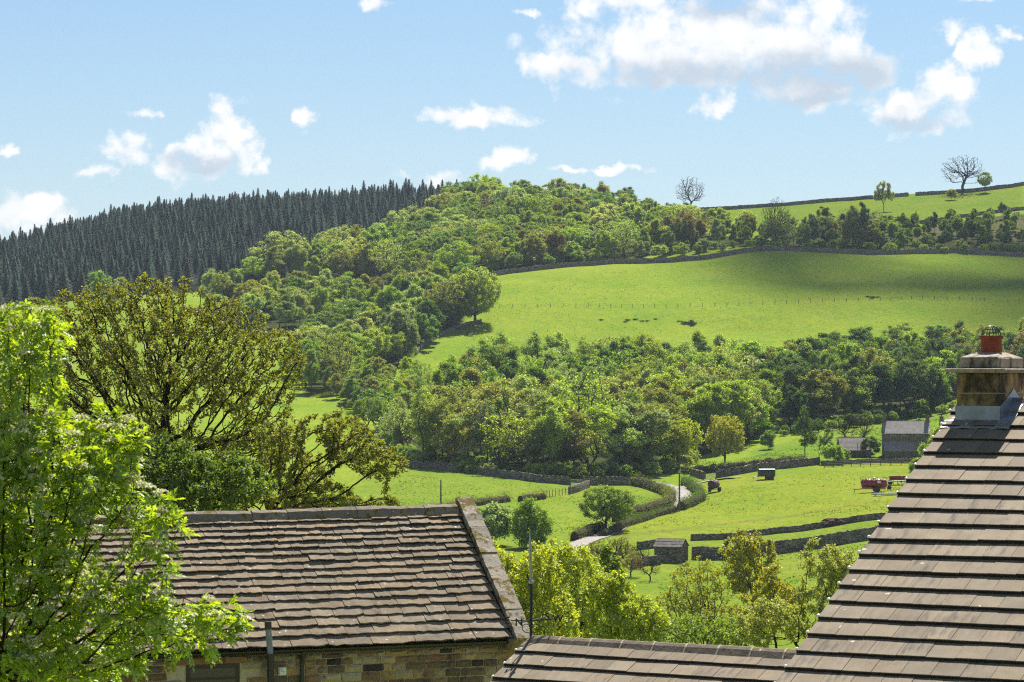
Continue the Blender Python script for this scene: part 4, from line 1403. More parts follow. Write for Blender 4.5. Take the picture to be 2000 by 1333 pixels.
def scatter(poly, spacing, r, n=20000):
    xs = [p[0] for p in poly]; ys = [p[1] for p in poly]
    pts = [g(x, y) for x, y in poly]
    x0, x1 = min(p.x for p in pts), max(p.x for p in pts)
    y0, y1 = min(p.y for p in pts), max(p.y for p in pts)
    X = r.uniform(x0, x1, n); Y = r.uniform(y0, y1, n); Z = ground(X, Y)
    ok = inpoly(1000 + F * X / Y, HY - F * Z / Y, poly)
    out = []
    cell = {}
    for x, y, z in zip(X[ok], Y[ok], Z[ok]):
        k = (int(x // spacing), int(y // spacing))
        if any((x - a) ** 2 + (y - b) ** 2 < spacing * spacing for i in (-1, 0, 1) for j in (-1, 0, 1) for a, b in cell.get((k[0] + i, k[1] + j), ())):
            continue
        cell.setdefault(k, []).append((x, y)); out.append((x, y, z))
    return out


cand = []      # candidate wood trees: (Y, x, z, H, kind, tone key, wood, crown radius)


def wood(poly, spacing, seed, hr, mixk, mixc, name, edge=None, n=20000):
    r = np.random.default_rng(seed)
    for (x, y, z) in scatter(poly, spacing, r, n):
        kinds, kw = zip(*mixk); ks = kinds[r.choice(len(kinds), p=np.array(kw) / sum(kw))]
        cs_, cw = zip(*mixc); cc = cs_[r.choice(len(cs_), p=np.array(cw) / sum(cw))]
        H = r.uniform(*hr) * (1.22 if r.random() < .08 else 1.0)
        if ks == 'bush': H *= 0.45
        if name == 'middle wood' and 1000 + F * x / y < 860: H *= 0.66
        if name == 'broadleaf wood' and 860 < 1000 + F * x / y <= 1230: H *= 0.86
        if name == 'broadleaf wood' and 1000 + F * x / y > 1230: H *= 0.72
        cand.append((y, x, z, H, ks, cc, name, KWIDE[ks] * H))


wood(W1, 6.6, 1, (12.5, 18.5), [('birch', 3.0), ('alder', 3.2), ('round', 2.0), ('twiggy', 1.3), ('oak', 1.0)], [('fresh', 4), ('pale', 2), ('mid', 2.5), ('olive', 2.6), ('brown', .35), ('grey', .8), ('dark', .5)], 'middle wood')
wood(W2, 6.2, 2, (11.5, 16.5), [('birch', 2.4), ('alder', 2), ('round', 3)], [('mid', 2.5), ('dark', 4.5), ('olive', 1.6), ('fresh', .6), ('brown', 0.8)], 'right-hand wood')  # tone mix leans dark: the wood's shade is put into the leaf colours
wood(W3, 7.5, 3, (11, 16), [('round', 3), ('birch', 2), ('oak', 1.2)], [('fresh', 2), ('mid', 3), ('pale', 2), ('dark', 1.2)], 'pasture-edge wood')
wood(W3B, 9.0, 4, (10, 15), [('round', 3), ('birch', 3), ('oak', 1)], [('fresh', 2.2), ('mid', 2), ('pale', 3), ('olive', 1)], 'copse right of the sycamore')
wood(W4, 9.0, 5, (12, 18), [('round', 3.8), ('birch', 2.5), ('oak', 1.4), ('twiggy', 1.2), ('dome', 1.2)], [('fresh', 2.6), ('mid', 3), ('pale', 2.4), ('olive', 1.6), ('dark', 1.0), ('brown', .3)], 'broadleaf wood')
wood(W5, 6.5, 6, (7, 12.5), [('round', 3), ('birch', 2), ('twiggy', 1.6), ('alder', 1)], [('mid', 2.5), ('dark', 3), ('olive', 2), ('grey', 1.4), ('brown', .8)], 'belt above the long wall')
wood(W6, 8.0, 7, (5, 9.5), [('birch', 3), ('round', 1.6), ('bush', 1.5)], [('mid', 3), ('dark', 2), ('fresh', 1)], 'scrubby bank')
wood([(1365, 497), (1500, 486), (1740, 494), (2020, 497), (2020, 491), (1740, 486), (1500, 479), (1365, 489)], 7.5, 8, (6, 11), [('bush', 3)], [('fresh', 2), ('mid', 2), ('pale', 1)], 'foot of the long wall')
wood([(960, 533), (1120, 516), (1365, 499), (1365, 491), (1120, 508), (950, 526)], 6.5, 9, (6, 13), [('bush', 3), ('round', .6)], [('fresh', 2), ('mid', 1.5), ('pale', 1.6), ('olive', 1)], 'wood edge behind the long wall')

wood([(815, 905), (950, 926), (1100, 936), (1270, 929), (1285, 918), (1100, 922), (950, 910), (830, 892)], 5.5, 10, (13, 17.5), [('alder', 4), ('birch', 1.5), ('twiggy', .6)], [('olive', 3), ('pale', 2), ('fresh', 1.5), ('brown', .3)], 'front row of the middle wood')
wood([(740, 868), (815, 910), (950, 930), (1100, 940), (1270, 933), (1350, 912), (1350, 902), (1270, 922), (1100, 929), (950, 918), (830, 896), (750, 855)], 3.6, 12, (4, 9), [('bush', 1)], [('fresh', 2), ('mid', 2), ('olive', 1), ('pale', 1)], 'undergrowth below the middle wood')
wood([(1480, 858), (1640, 840), (1867, 805), (1867, 793), (1640, 826), (1480, 844)], 3.8, 13, (4, 9), [('bush', 1)], [('fresh', 1), ('mid', 3), ('dark', 2)], 'undergrowth below the right-hand wood')
wood([(640, 775), (700, 805), (760, 820), (850, 798), (880, 778), (835, 768), (790, 752), (720, 748), (660, 752)], 5.0, 14, (5.5, 9.5), [('round', 2), ('birch', 1), ('twiggy', .7), ('bush', 1)], [('fresh', 2), ('mid', 2), ('olive', 2), ('pale', 1)], 'scrub between the two woods')
# individual trees: (px, base row, top row, kind, variant, colour, label, width factor)
SOLO = [
    (1348, 412, 344, 'bare', 0, 'brown', 'lone bare tree on the skyline at the left end of the ridge wall', 1.0),
    (1726, 414, 349, 'oak', 0, 'olive', 'thin-leaved oak standing alone on the upper pasture before the ridge wall', .72),
    (1880, 378, 301, 'bare', 1, 'brown', 'large bare spreading tree at the top right of the skyline', 1.25),
    (1924, 377, 333, 'oak', 1, 'mid', 'small leafy tree beside the large bare skyline tree', .9),
    (1858, 391, 366, 'bush', 0, 'olive', 'small hawthorn on the upper pasture below the large bare tree', 1.0),
    (1222, 425, 367, 'oak', 2, 'mid', 'open-crowned tree rising over the wood on the skyline', 1.0),
    (1262, 428, 386, 'oak', 0, 'mid', 'lower open-crowned tree on the skyline right of the open-crowned tree', 1.0),
    (928, 634, 516, 'dome', 1, 'gold', 'big yellow-green oak overhanging the left edge of the hill pasture', .95),
    (872, 645, 543, 'dome', 2, 'olive', 'shorter oak at the pasture edge, left of the big yellow-green oak', 1.0),
    (664, 765, 637, 'twiggy', 0, 'olive', 'brownish budding tree with many fine twigs below the copse', .95),
    (742, 718, 632, 'round', 0, 'mid', 'dense green tree right of the brownish budding tree', .85),
    (778, 712, 597, 'round', 1, 'grey', 'tall grey-green tree at the low corner of the hill pasture', .85),
    (1324, 918, 812, 'dome', 0, 'lime', 'bright lime tree standing over the lane gate', .98),
    (1416, 912, 805, 'dome', 2, 'gold', 'golden tree with visible limbs right of the bright lime tree', .72),
    (1216, 925, 853, 'willow', 0, 'grey', 'pale grey willow at the wood edge behind the lane', 1.0),
    (1572, 898, 790, 'alder', 1, 'dark', 'dark upright tree in the field between lane gate and shed', 1.0),
    (1600, 900, 812, 'alder', 2, 'dark', 'dark slender tree leaning beside the dark upright tree', 1.0),
    (1655, 880, 800, 'bare', 1, 'brown', 'thin bare tree behind the shed roof', .7),
    (1688, 872, 806, 'bare', 0, 'brown', 'thin bare tree between shed and farmhouse', .7),
    (1183, 1038, 944, 'dome', 0, 'mid', 'round-headed tree at the bend of the lane', 1.2),
    (1344, 488, 414, 'round', 1, 'brown', 'russet tree at the top of the hill pasture', .8),
    (1515, 480, 384, 'bare', 0, 'brown', 'leafless many-stemmed tree in the belt above the long wall', .7),
    (1680, 484, 388, 'round', 2, 'dark', 'tall dark tree at the right end of the belt above the long wall', .62),
    (1665, 484, 392, 'birch', 2, 'olive', 'tall olive birch beside the tall dark tree', 1.0),
    (200, 606, 524, 'round', 0, 'fresh', 'light green tree against the foot of the conifers', 1.0),
    (235, 604, 538, 'round', 1, 'pale', 'pale green tree right of the light green tree at the conifers', 1.0),
    (430, 618, 524, 'oak', 0, 'olive', 'yellowish open tree in front of the conifers', .62),
    (492, 628, 541, 'oak', 2, 'gold', 'round yellowish tree in front of the conifers, right of the open one', .72),
    (1500, 878, 838, 'bush', 1, 'mid', 'grey bush on the field beside the dark upright tree', 1.0),
    (1700, 893, 850, 'bush', 2, 'dark', 'dark evergreen bush between shed and farmhouse', 1.1),
    (1626, 908, 862, 'bush', 0, 'fresh', 'leafy bush left of the shed', 1.1),
    (1650, 905, 875, 'bush', 1, 'mid', 'low bush in front of the shed end', .9),
    (1795, 842, 816, 'bush', 1, 'mid', 'small round bush behind the farmhouse chimney', 1.1),
    (1838, 895, 828, 'bush', 2, 'lime', 'yellow-green shrub in front of the farmhouse', .9),
    (1815, 915, 858, 'bush', 0, 'fresh', 'leafy shrub beside the tiled roof verge below the farmhouse', .9),
    (1790, 930, 893, 'bush', 1, 'fresh', 'low shrub behind the red machinery', 1.0),
]
for (px, by, ty, kind, var, colk, label, wide) in SOLO:
    b = g(px, by)
    H = (by - ty) * b.y / F
    b.z -= 0.05
    r_ = random.Random(int(px * 7 + by))
    put_tree(kind, var, b, H, tone(COLS[colk][0], r_, .05), label, 'bush' if kind == 'bush' else 'tree', rot=r_.uniform(0, 6.28), wide=wide)

# keep the wood trees that show, nearest first
mask = np.zeros((340, 500), bool)
solo_boxes = []
cand.sort(key=lambda q: q[0])
YYg, XXg = np.mgrid[0:340, 0:500]


def region_word(px, name):
    if name == 'middle wood': bins = [(820, 'at the left end of'), (950, 'above the field post in'), (1080, 'above the field gate in'), (1200, 'left of the willow in'), (1330, 'behind the lime tree in'), (3000, 'at the right end of')]
    elif name == 'right-hand wood': bins = [(1600, 'at the left end of'), (1700, 'behind the bare trees in'), (1800, 'above the farmhouse in'), (3000, 'behind the chimney in')]
    elif name == 'broadleaf wood': bins = [(700, 'at the low left end of'), (850, 'hard against the conifers in'), (1000, 'above the big oak in'), (1150, 'in the middle of'), (1300, 'under the skyline trees in'), (3000, 'at the right end of')]
    elif name == 'belt above the long wall': bins = [(1590, 'in the left half of'), (3000, 'in the right half of')]
    elif name == 'scrubby bank': bins = [(1820, 'on the left half of'), (3000, 'on the right half of')]
    elif name == 'copse right of the sycamore': bins = [(600, 'in the left half of'), (3000, 'in the right half of')]
    else: bins = [(3000, 'in' if 'wood' in name else 'at')]
    for b, w in bins:
        if px < b: return w
    return ''


HMED = {}
for nm in {q[6] for q in cand}:
    hs_ = sorted(q[3] for q in cand if q[6] == nm); HMED[nm] = hs_[len(hs_) // 2]
nk = 0
wr = random.Random(3)
for (Y, x, z, H, kind, cc, name, cr) in cand:
    px, py = 1000 + F * x / Y, HY - F * z / Y
    if 1268 < px < 1392 and py > 886 and kind != 'bush': continue
    rpx, hpx = cr * F / Y, H * F / Y
    cx_, cyq = px / 4, (py - hpx * 0.55) / 4
    m = ((XXg - cx_) / (rpx / 4)) ** 2 + ((YYg - cyq) / (hpx * 0.46 / 4)) ** 2 < 1
    tot = m.sum()
    if tot == 0: continue
    frac = (m & ~mask).sum() / tot
    if frac < 0.10: continue
    m2 = ((XXg - cx_) / (rpx * .85 / 4)) ** 2 + ((YYg - cyq) / (hpx * 0.40 / 4)) ** 2 < 1
    mask |= m2
    w = region_word(px, name)
    where = f'{w} the {name}'
    label = f"{'tall' if H > HMED[name] else 'low'} {COLS[cc][1]} {KWORD[kind]} {where}"
    put_tree(kind, wr.randrange(60), Vector((x, Y, z - 0.05)), H, tone(COLS[cc][0], wr), label, 'bush' if kind == 'bush' else 'tree', f"{KWORD[kind]}{'es' if kind in ('birch', 'bush') else 's'} {where}", wide=wr.uniform(1.0, 1.5))
    nk += 1
print('wood trees', nk, 'of', len(cand))

# ---- conifer plantation
def spruce(name, seed, H):
    r = np.random.default_rng(seed)
    Vs, Fs, Fm = [], [], []
    pos = np.array([[0, 0, -0.4], [0, 0, H * .5], [0, 0, H]]); par = np.array([-1, 0, 1]); rad = np.array([0.2, 0.11, 0.02]); main = np.array([1, 2, -1])
    tv, tf = limb_arrays(pos, par, rad, main, thin=0, kbig=5)
    lv, lf = [], []
    base = 0
    z = 0.12 * H
    c = []; dirs = []; sz = []
    while z < H * 0.985:
        t = z / H
        L = 0.27 * H * (1 - t) ** 1.0 + 0.05
        nb = int(5 + 3 * r.random())
        ph = r.uniform(0, 6.28)
        for b in range(nb):
            a = ph + b * 6.283 / nb + r.normal(0, .2)
            l = L * r.uniform(.65, 1.15)
            n = max(2, int(l / 0.32))
            for q in range(n):
                f = (q + 0.7) / n
                zz = z - 0.32 * l * f + 0.2 * l * f * f + r.normal(0, .06)
                c.append((math.cos(a) * l * f, math.sin(a) * l * f, zz)); dirs.append((math.cos(a), math.sin(a), -0.35)); sz.append(min(0.28 + 0.4 * (1 - f) * min(1, l / 2), .12 + l * .5))
        z += H * 0.018 + 0.14 * (1 - t)
    c = np.array(c); dirs = np.array(dirs); sz = np.array(sz)
    c = np.repeat(c, 3, 0) + r.normal(0, .12, (len(c) * 3, 3)); dirs = np.repeat(dirs, 3, 0) + r.normal(0, .3, (len(dirs) * 3, 3)); sz = np.repeat(sz, 3)
    d = dirs / np.linalg.norm(dirs, axis=1)[:, None]
    side = np.cross(d, np.array([0, 0, 1.0])); side /= np.linalg.norm(side, axis=1)[:, None] + 1e-9
    side += r.normal(0, .35, side.shape)
    n = len(c)
    s = sz[:, None]
    V = np.stack([c - d * s * .6, c + side * s * .42 - np.array([0, 0, .1]), c + d * s * .75, c - side * s * .42 - np.array([0, 0, .1])], 1).reshape(-1, 3)
    o = np.arange(n)[:, None] * 4
    Fq = np.concatenate([o + np.array([[0, 1, 2]]), o + np.array([[0, 2, 3]])], 0) + len(tv)
    return mesh_np(name, np.concatenate([tv, V]), tf + [Fq], [M['bark_dark'], M['needle']], [0] * len(tf) + [1])


spr = [spruce('spruce', 200 + k, 17.0) for k in range(5)]
cr = np.random.default_rng(55)
cpts = sorted(scatter(WC, 4.1, cr, 90000), key=lambda q: q[1])
SPC = (0.098, 0.138, 0.112)
spruces = []
near_n = 0
gx, gy, gz_, gs_ = [], [], [], []
cmask = np.zeros((340, 500), bool)
for (x, y, z) in cpts:
    H = cr.uniform(10, 13.5) if cr.random() < 0.9 else cr.uniform(13.5, 16)
    if near_n < 300:
        px, py = 1000 + F * x / y, HY - F * z / y
        cx0, cx1 = int((px - 7) / 4), int((px + 7) / 4) + 1
        ty = int((py - H * F / y) / 4); by = int(py / 4)
        if -15 < px < 2000 and cx1 > 0:
            sl = (slice(max(0, ty), by), slice(max(0, cx0), cx1))
            fr = (~cmask[sl]).mean() if cmask[sl].size else 0
            if fr > 0.22:
                cmask[sl] = True
                k = near_n % 5
                o = bpy.data.objects.new('spruce_tree', spr[k])
                COL.objects.link(o)
                s = H / 17.0
                place(o, None, Matrix.LocRotScale(Vector((x, y, z - .1)), Matrix.Rotation(cr.uniform(0, 6.28), 3, 'Z'), Vector((s * cr.uniform(1.0, 1.45), s * cr.uniform(1.0, 1.45), s))))
                kk = cr.uniform(.7, 1.35)
                o.color = (SPC[0] * kk * cr.uniform(.85, 1.3), SPC[1] * kk, SPC[2] * kk, 1)
                third = 'far left part' if px < 130 else 'part above the pale trees' if px < 290 else 'part above the sycamore crown' if px < 420 else 'part behind the yellowish trees' if px < 560 else 'part beside the broadleaf wood' if px < 720 else 'right-hand edge'
                tag(o, f"{'tall' if H > 12 else 'shorter'} dark spruce in the front rows of the plantation, {third}", 'spruce', f'spruces in the front rows, {third}')
                spruces.append(o); near_n += 1
                continue
    gx.append((x, y, z - .1)); gs_.append(H / 17.0)
print('spruces', near_n, 'rest', len(gx))
pm = bpy.data.meshes.new('spruce_points')
pm.vertices.add(len(gx)); pm.vertices.foreach_set('co', np.array(gx, np.float32).ravel())
sv = np.stack([np.array(gs_) * cr.uniform(1.0, 1.45, len(gs_)), np.array(gs_) * cr.uniform(1.0, 1.45, len(gs_)), np.array(gs_)], 1)
at = pm.attributes.new('size', 'FLOAT_VECTOR', 'POINT'); at.data.foreach_set('vector', sv.astype(np.float32).ravel())
at = pm.attributes.new('turn', 'FLOAT', 'POINT'); at.data.foreach_set('value', cr.uniform(0, 6.28, len(gx)).astype(np.float32))
at = pm.attributes.new('pick', 'INT', 'POINT'); at.data.foreach_set('value', cr.integers(0, 5, len(gx)).astype(np.int32))
ng = bpy.data.node_groups.new('spruce_scatter', 'GeometryNodeTree')
ng.interface.new_socket('Geometry', in_out='INPUT', socket_type='NodeSocketGeometry')
ng.interface.new_socket('Geometry', in_out='OUTPUT', socket_type='NodeSocketGeometry')
gt_ = NT(ng)
gi = gt_.n('NodeGroupInput'); go = gt_.n('NodeGroupOutput')
join = gt_.n('GeometryNodeJoinGeometry')
size = gt_.n('GeometryNodeInputNamedAttribute', {'Name': 'size'}, data_type='FLOAT_VECTOR')
turn = gt_.n('GeometryNodeInputNamedAttribute', {'Name': 'turn'}, data_type='FLOAT')
pick = gt_.n('GeometryNodeInputNamedAttribute', {'Name': 'pick'}, data_type='INT')
rotv = gt_.n('ShaderNodeCombineXYZ', {2: turn.outputs[0]})
for k in range(5):
    oi = gt_.n('GeometryNodeObjectInfo', transform_space='ORIGINAL'); oi.inputs['Object'].default_value = spruces[k]; oi.inputs['As Instance'].default_value = True
    cmpn = gt_.n('FunctionNodeCompare', data_type='INT', operation='EQUAL')
    ng.links.new(pick.outputs[0], cmpn.inputs[2]); cmpn.inputs[3].default_value = k
    iop = gt_.n('GeometryNodeInstanceOnPoints')
    ng.links.new(gi.outputs[0], iop.inputs['Points']); ng.links.new(cmpn.outputs[0], iop.inputs['Selection'])
    ng.links.new(oi.outputs['Geometry'], iop.inputs['Instance']); ng.links.new(rotv.outputs[0], iop.inputs['Rotation']); ng.links.new(size.outputs[0], iop.inputs['Scale'])
    ng.links.new(iop.outputs[0], join.inputs[0])
ng.links.new(join.outputs[0], go.inputs[0])
so = bpy.data.objects.new('spruce_plantation', pm); COL.objects.link(so)
place(so); so.color = C4(SPC)
md = so.modifiers.new('scatter', 'NODES'); md.node_group = ng
tag(so, 'mass of dark spruces covering the hillside behind the front rows', 'spruces', kind='stuff')

# ------------------------------------------------------------------ walls, hedges, fences, lane
def resample(pts, step):
    out = [pts[0].copy()]
    for a, b in zip(pts[:-1], pts[1:]):
        L = math.hypot(b.x - a.x, b.y - a.y)
        n = max(1, int(L / step))
        for i in range(1, n + 1):
            p = a.lerp(b, i / n)
            out.append(p)
    return out


def smooth_path(pxs, step):
    pts = resample([g(*p) for p in pxs], step)
    for _ in range(2):
        pts = [pts[0]] + [(pts[i - 1] + pts[i] * 2 + pts[i + 1]) / 4 for i in range(1, len(pts) - 1)] + [pts[-1]]
    for p in pts: p.z = float(ground(p.x, p.y))
    return pts


def side_of(pts, i):
    d = pts[min(i + 1, len(pts) - 1)] - pts[max(i - 1, 0)]
    return Vector((-d.y, d.x, 0)).normalized()


def stone_wall(pxs, h, label, th=0.55, step=0.6, seed=0, jag=0.065):
    pts = smooth_path(pxs, step)
    r = random.Random(seed)
    base = pts[0].copy()
    vs, fs = [], []
    for i, p in enumerate(pts):
        s = side_of(pts, i)
        hh = h * (1 + r.uniform(-jag, jag))
        q = p - base
        for a, z in ((-th / 2, -0.6), (-th * .46 + r.uniform(-.04, .04), h * .5), (-th * .38 + r.uniform(-.04, .04), h * .86), (-th * .30, hh), (th * .30, hh + r.uniform(-.05, .05)), (th * .38 + r.uniform(-.04, .04), h * .86), (th * .46, h * .5), (th / 2, -0.6)):
            vs.append(q + s * a + Vector((0, 0, z)))
    k = 8
    for i in range(len(pts) - 1):
        for j in range(k - 1):
            fs.append((i * k + j, i * k + j + 1, (i + 1) * k + j + 1, (i + 1) * k + j))
    fs += [tuple(range(k)), tuple((len(pts) - 1) * k + j for j in range(k - 1, -1, -1))]
    mb = MB(); mb.add(vs, fs)
    o = part('stone_wall', mb.mesh('stone_wall', M['drystone']), None, Matrix.Translation(base))
    tag(o, label, 'wall', 'dry stone walls', 'thing')
    return o


stone_wall([(952, 542), (1000, 534), (1120, 521), (1200, 515), (1300, 513), (1380, 507), (1440, 496), (1500, 490), (1600, 493), (1700, 498), (1800, 496), (1860, 494), (1920, 498), (2060, 503)], 1.75, 'long dark dry stone wall along the top of the hill pasture', 0.7, 0.9, 1)
stone_wall([(1362, 414), (1500, 405), (1600, 397), (1690, 390), (1774, 384)], 1.8, 'dry stone wall along the skyline right of the lone bare tree', 0.7, 1.0, 2)
stone_wall([(1788, 383), (1840, 380), (1900, 376), (1975, 367), (2060, 360)], 1.8, 'dry stone wall on the skyline under the large bare tree', 0.7, 1.0, 3)
stone_wall([(1700, 447), (1780, 440), (1860, 428), (1950, 416), (2060, 408)], 1.5, 'dry stone wall along the foot of the upper pasture', 0.6, 1.0, 4)
stone_wall([(812, 694), (838, 670), (868, 654), (905, 640), (940, 632)], 1.5, 'dry stone wall down the left edge of the hill pasture', 0.6, 0.7, 5)
stone_wall([(600, 566), (640, 563), (700, 559), (790, 556)], 1.6, 'short dry stone wall above the strip of field left of the oaks', 0.6, 0.9, 6)
stone_wall([(250, 577), (330, 573), (420, 570)], 1.6, 'dry stone wall glimpsed under the conifers behind the sycamore', 0.6, 0.9, 7)
stone_wall([(790, 914), (860, 917), (960, 930), (1030, 940), (1112, 948)], 1.6, 'dry stone wall below the middle wood, left of the field gate', 0.6, 0.5, 8)
stone_wall([(1140, 948), (1180, 949), (1242, 949)], 1.8, 'dry stone wall between field gate and lane hedge', 0.6, 0.5, 9)
stone_wall([(1112, 966), (1130, 961), (1150, 953)], 1.5, 'short stub of wall below the field gate', 0.55, 0.5, 10)
stone_wall([(1350, 929), (1376, 936)], 1.5, 'low wall stub at the roadside gate by the lime tree', 0.6, 0.5, 18)
stone_wall([(1398, 934), (1450, 926), (1520, 917), (1600, 908)], 1.6, 'dry stone wall along the back of the machinery field', 0.6, 0.5, 11)
stone_wall([(1604, 909), (1690, 905), (1800, 902)], 0.9, 'low dry stone wall in front of shed and farmhouse', 0.6, 0.5, 16)
stone_wall([(1350, 1056), (1440, 1053), (1520, 1042), (1620, 1029), (1740, 1013), (1800, 1006)], 1.0, 'upper of the two parallel walls below the machinery field', 0.55, 0.4, 12)
stone_wall([(1352, 1092), (1440, 1092), (1520, 1082), (1620, 1068), (1740, 1048), (1800, 1040)], 1.9, 'lower, taller of the two parallel walls below the machinery field', 0.6, 0.4, 13)
stone_wall([(1236, 1112), (1262, 1105), (1290, 1103)], 1.4, 'low wall running left from the stone hut', 0.5, 0.4, 14)
stone_wall([(1245, 1074), (1280, 1070)], 1.2, 'short wall behind the stone hut on its left', 0.5, 0.4, 15)


def hedge(pxs, w, h, label, col, seed, leaf=0.16, dens=90, step=0.8):
    pts = smooth_path(pxs, step)
    r = np.random.default_rng(seed)
    base = pts[0].copy()
    vs, fs = [], []
    k = 7
    for i, p in enumerate(pts):
        s = side_of(pts, i)
        f = 0.78 + 0.3 * r.random()
        for j in range(k):
            a = math.pi * j / (k - 1)
            vs.append(p - base + s * (math.cos(a) * w * .42 * f) + Vector((0, 0, math.sin(a) ** 0.6 * h * .8 * f - (0.4 if j in (0, k - 1) else 0))))
    for i in range(len(pts) - 1):
        for j in range(k - 1):
            fs.append((i * k + j, i * k + j + 1, (i + 1) * k + j + 1, (i + 1) * k + j))
    fs += [tuple(range(k)), tuple((len(pts) - 1) * k + j for j in range(k - 1, -1, -1))]
    mb = MB(); mb.add(vs, fs)
    t = thing('hedge', label, 'hedge', base, 'hedges in the valley')
    fast_part('stems', mb.mesh('hedge_stems', M['bark']), t, Matrix.Identity(4))
    n = int(len(pts) * step * dens)
    ii = r.integers(0, len(pts), n)
    ang_ = r.uniform(0, math.pi, n); rr = r.uniform(.75, 1.12, n)
    lump = 0.7 + 0.65 * (vnoise(ii * step / 2.2, ii * 0.0, seed) + .5)
    P3 = np.array([tuple(p - base) for p in pts]); S3 = np.array([tuple(side_of(pts, i)) for i in range(len(pts))])
    c = P3[ii] + S3[ii] * (np.cos(ang_) * w * .5 * rr * lump)[:, None]
    c[:, 2] += np.sin(ang_) ** 0.6 * h * .95 * rr * lump
    c += r.normal(0, step * .35, c.shape) * np.array([1, 1, .12])
    V, Fq = leaf_quads(r, c, leaf, up=.4)
    fast_part('foliage', mesh_np('hedge_foliage', V, [Fq], [M['leaf_far']]), t, Matrix.Identity(4), col)


hedge([(1240, 950), (1270, 956), (1298, 966), (1312, 978), (1306, 990), (1280, 999), (1240, 1009), (1205, 1020)], 2.2, 2.3, 'rough hedge on the left side of the lane bend', (0.17, 0.20, 0.05), 21)
hedge([(1336, 945), (1352, 956), (1366, 968), (1371, 978), (1352, 988), (1330, 997)], 2.0, 2.0, 'trimmed hedge on the right side of the lane bend', (0.10, 0.17, 0.035), 22)
hedge([(1316, 1000), (1275, 1011), (1235, 1024), (1205, 1038), (1180, 1048)], 1.8, 1.5, 'hedge along the lower side of the lane behind the round-headed tree', (0.08, 0.13, 0.03), 23)
hedge([(1122, 1056), (1148, 1046), (1172, 1036)], 2.0, 1.9, 'clipped hedge beside the near stretch of lane', (0.12, 0.14, 0.04), 24)
hedge([(780, 1008), (850, 1000), (930, 988), (992, 980)], 1.8, 1.5, 'low hedge across the field just above the cottage ridge', (0.15, 0.18, 0.05), 25)
hedge([(1016, 981), (1040, 978), (1062, 975)], 1.5, 1.6, 'short ragged hedge left of the post fence', (0.14, 0.14, 0.05), 26)
hedge([(1340, 926), (1400, 922), (1450, 918), (1520, 910), (1570, 904)], 3.0, 2.2, 'bushy hedge behind the wall at the back of the machinery field', (0.15, 0.215, 0.045), 27, 0.22)
hedge([(800, 908), (880, 914), (960, 924), (1020, 933)], 2.0, 1.6, 'brambly hedge along the wall below the middle wood', (0.15, 0.19, 0.05), 28, 0.2)


def strip(name, pxs, w, mat, dz, step=1.0):
    pts = smooth_path(pxs, step)
    vs, fs = [], []
    for i, p in enumerate(pts):
        s = side_of(pts, i)
        for a in (-w / 2, -w / 4, 0, w / 4, w / 2):
            q = p + s * a
            vs.append((q.x, q.y, max(float(ground(q.x, q.y)), p.z) + dz))
    for i in range(len(pts) - 1):
        for j in range(4):
            fs.append((i * 5 + j, i * 5 + j + 1, (i + 1) * 5 + j + 1, (i + 1) * 5 + j))
    mb = MB(); mb.add(vs, fs)
    return tag(part(name, mb.mesh(name, mat), None), kind='structure')


strip('lane', [(1095, 1085), (1130, 1064), (1160, 1052), (1195, 1040), (1235, 1019), (1290, 1001), (1325, 988), (1338, 975), (1332, 962), (1312, 952), (1290, 946), (1250, 938)], 3.2, M['road'], 0.10)
strip('farm_track', [(1335, 955), (1360, 944), (1400, 938), (1440, 934)], 2.6, M['road'], 0.09)


def fence(pxs, step, h, label, rails=(0.55, 0.95), r=0.012, pw=0.05, mat='wood'):
    pts = smooth_path(pxs, step)
    base = pts[0].copy()
    t = thing('post_fence', label, 'fence', base)
    pm_ = MB(); pm_.box(-pw, pw, -pw, pw, -0.4, h)
    pm_ = pm_.mesh('post', M['wood'])
    for p in pts:
        fast_part('post', pm_, t, Matrix.Translation(p - base) @ Matrix.Rotation(random.uniform(-.06, .06), 4, 'Y'))
    for z in rails:
        mb = MB(); mb.tube([p - base + Vector((0, pw + r, z)) for p in pts], r, 4)
        fast_part('rail' if r > .03 else 'wire', mb.mesh('rail', M[mat]), t, Matrix.Identity(4))
    return t


fence([(976, 602), (1050, 601), (1150, 600), (1300, 601), (1420, 598), (1560, 592), (1700, 588), (1800, 585), (1900, 587), (2060, 593)], 3.6, 1.25, 'long post and wire fence across the hill pasture', pw=0.075)
fence([(1062, 974), (1085, 970), (1112, 966)], 1.2, 1.35, 'closely set post fence between ragged hedge and wall stub', pw=0.06)
fence([(1610, 914), (1680, 911), (1740, 909), (1800, 908)], 2.0, 1.25, 'wooden rail fence in front of shed and farmhouse', (0.35, 0.75, 1.1), 0.045, 0.07)


def gate(pa, pb, label):
    a, b = g(*pa), g(*pb)
    t = thing('field_gate', label, 'gate', a)
    d = b - a
    for z in (0.25, 0.48, 0.72, 0.96, 1.2):
        mb = MB(); mb.tube([Vector((0, 0, z)), d + Vector((0, 0, z))], 0.035, 6)
        fast_part('bar', mb.mesh('bar', M['galv']), t, Matrix.Identity(4))
    for q in (Vector(), d):
        mb = MB(); mb.box(q.x - .1, q.x + .1, q.y - .1, q.y + .1, q.z - .3, q.z + 1.45)
        fast_part('post', mb.mesh('gate_post', M['wood']), t, Matrix.Identity(4))
    mb = MB(); mb.tube([Vector((0, -.05, .25)), d + Vector((0, -.05, 1.2))], 0.03, 6)
    fast_part('brace', mb.mesh('brace', M['galv']), t, Matrix.Identity(4))


gate((1114, 949), (1139, 949), 'metal field gate in the wall below the middle wood')
gate((1374, 938), (1399, 935), 'metal gate from the lane into the machinery field')


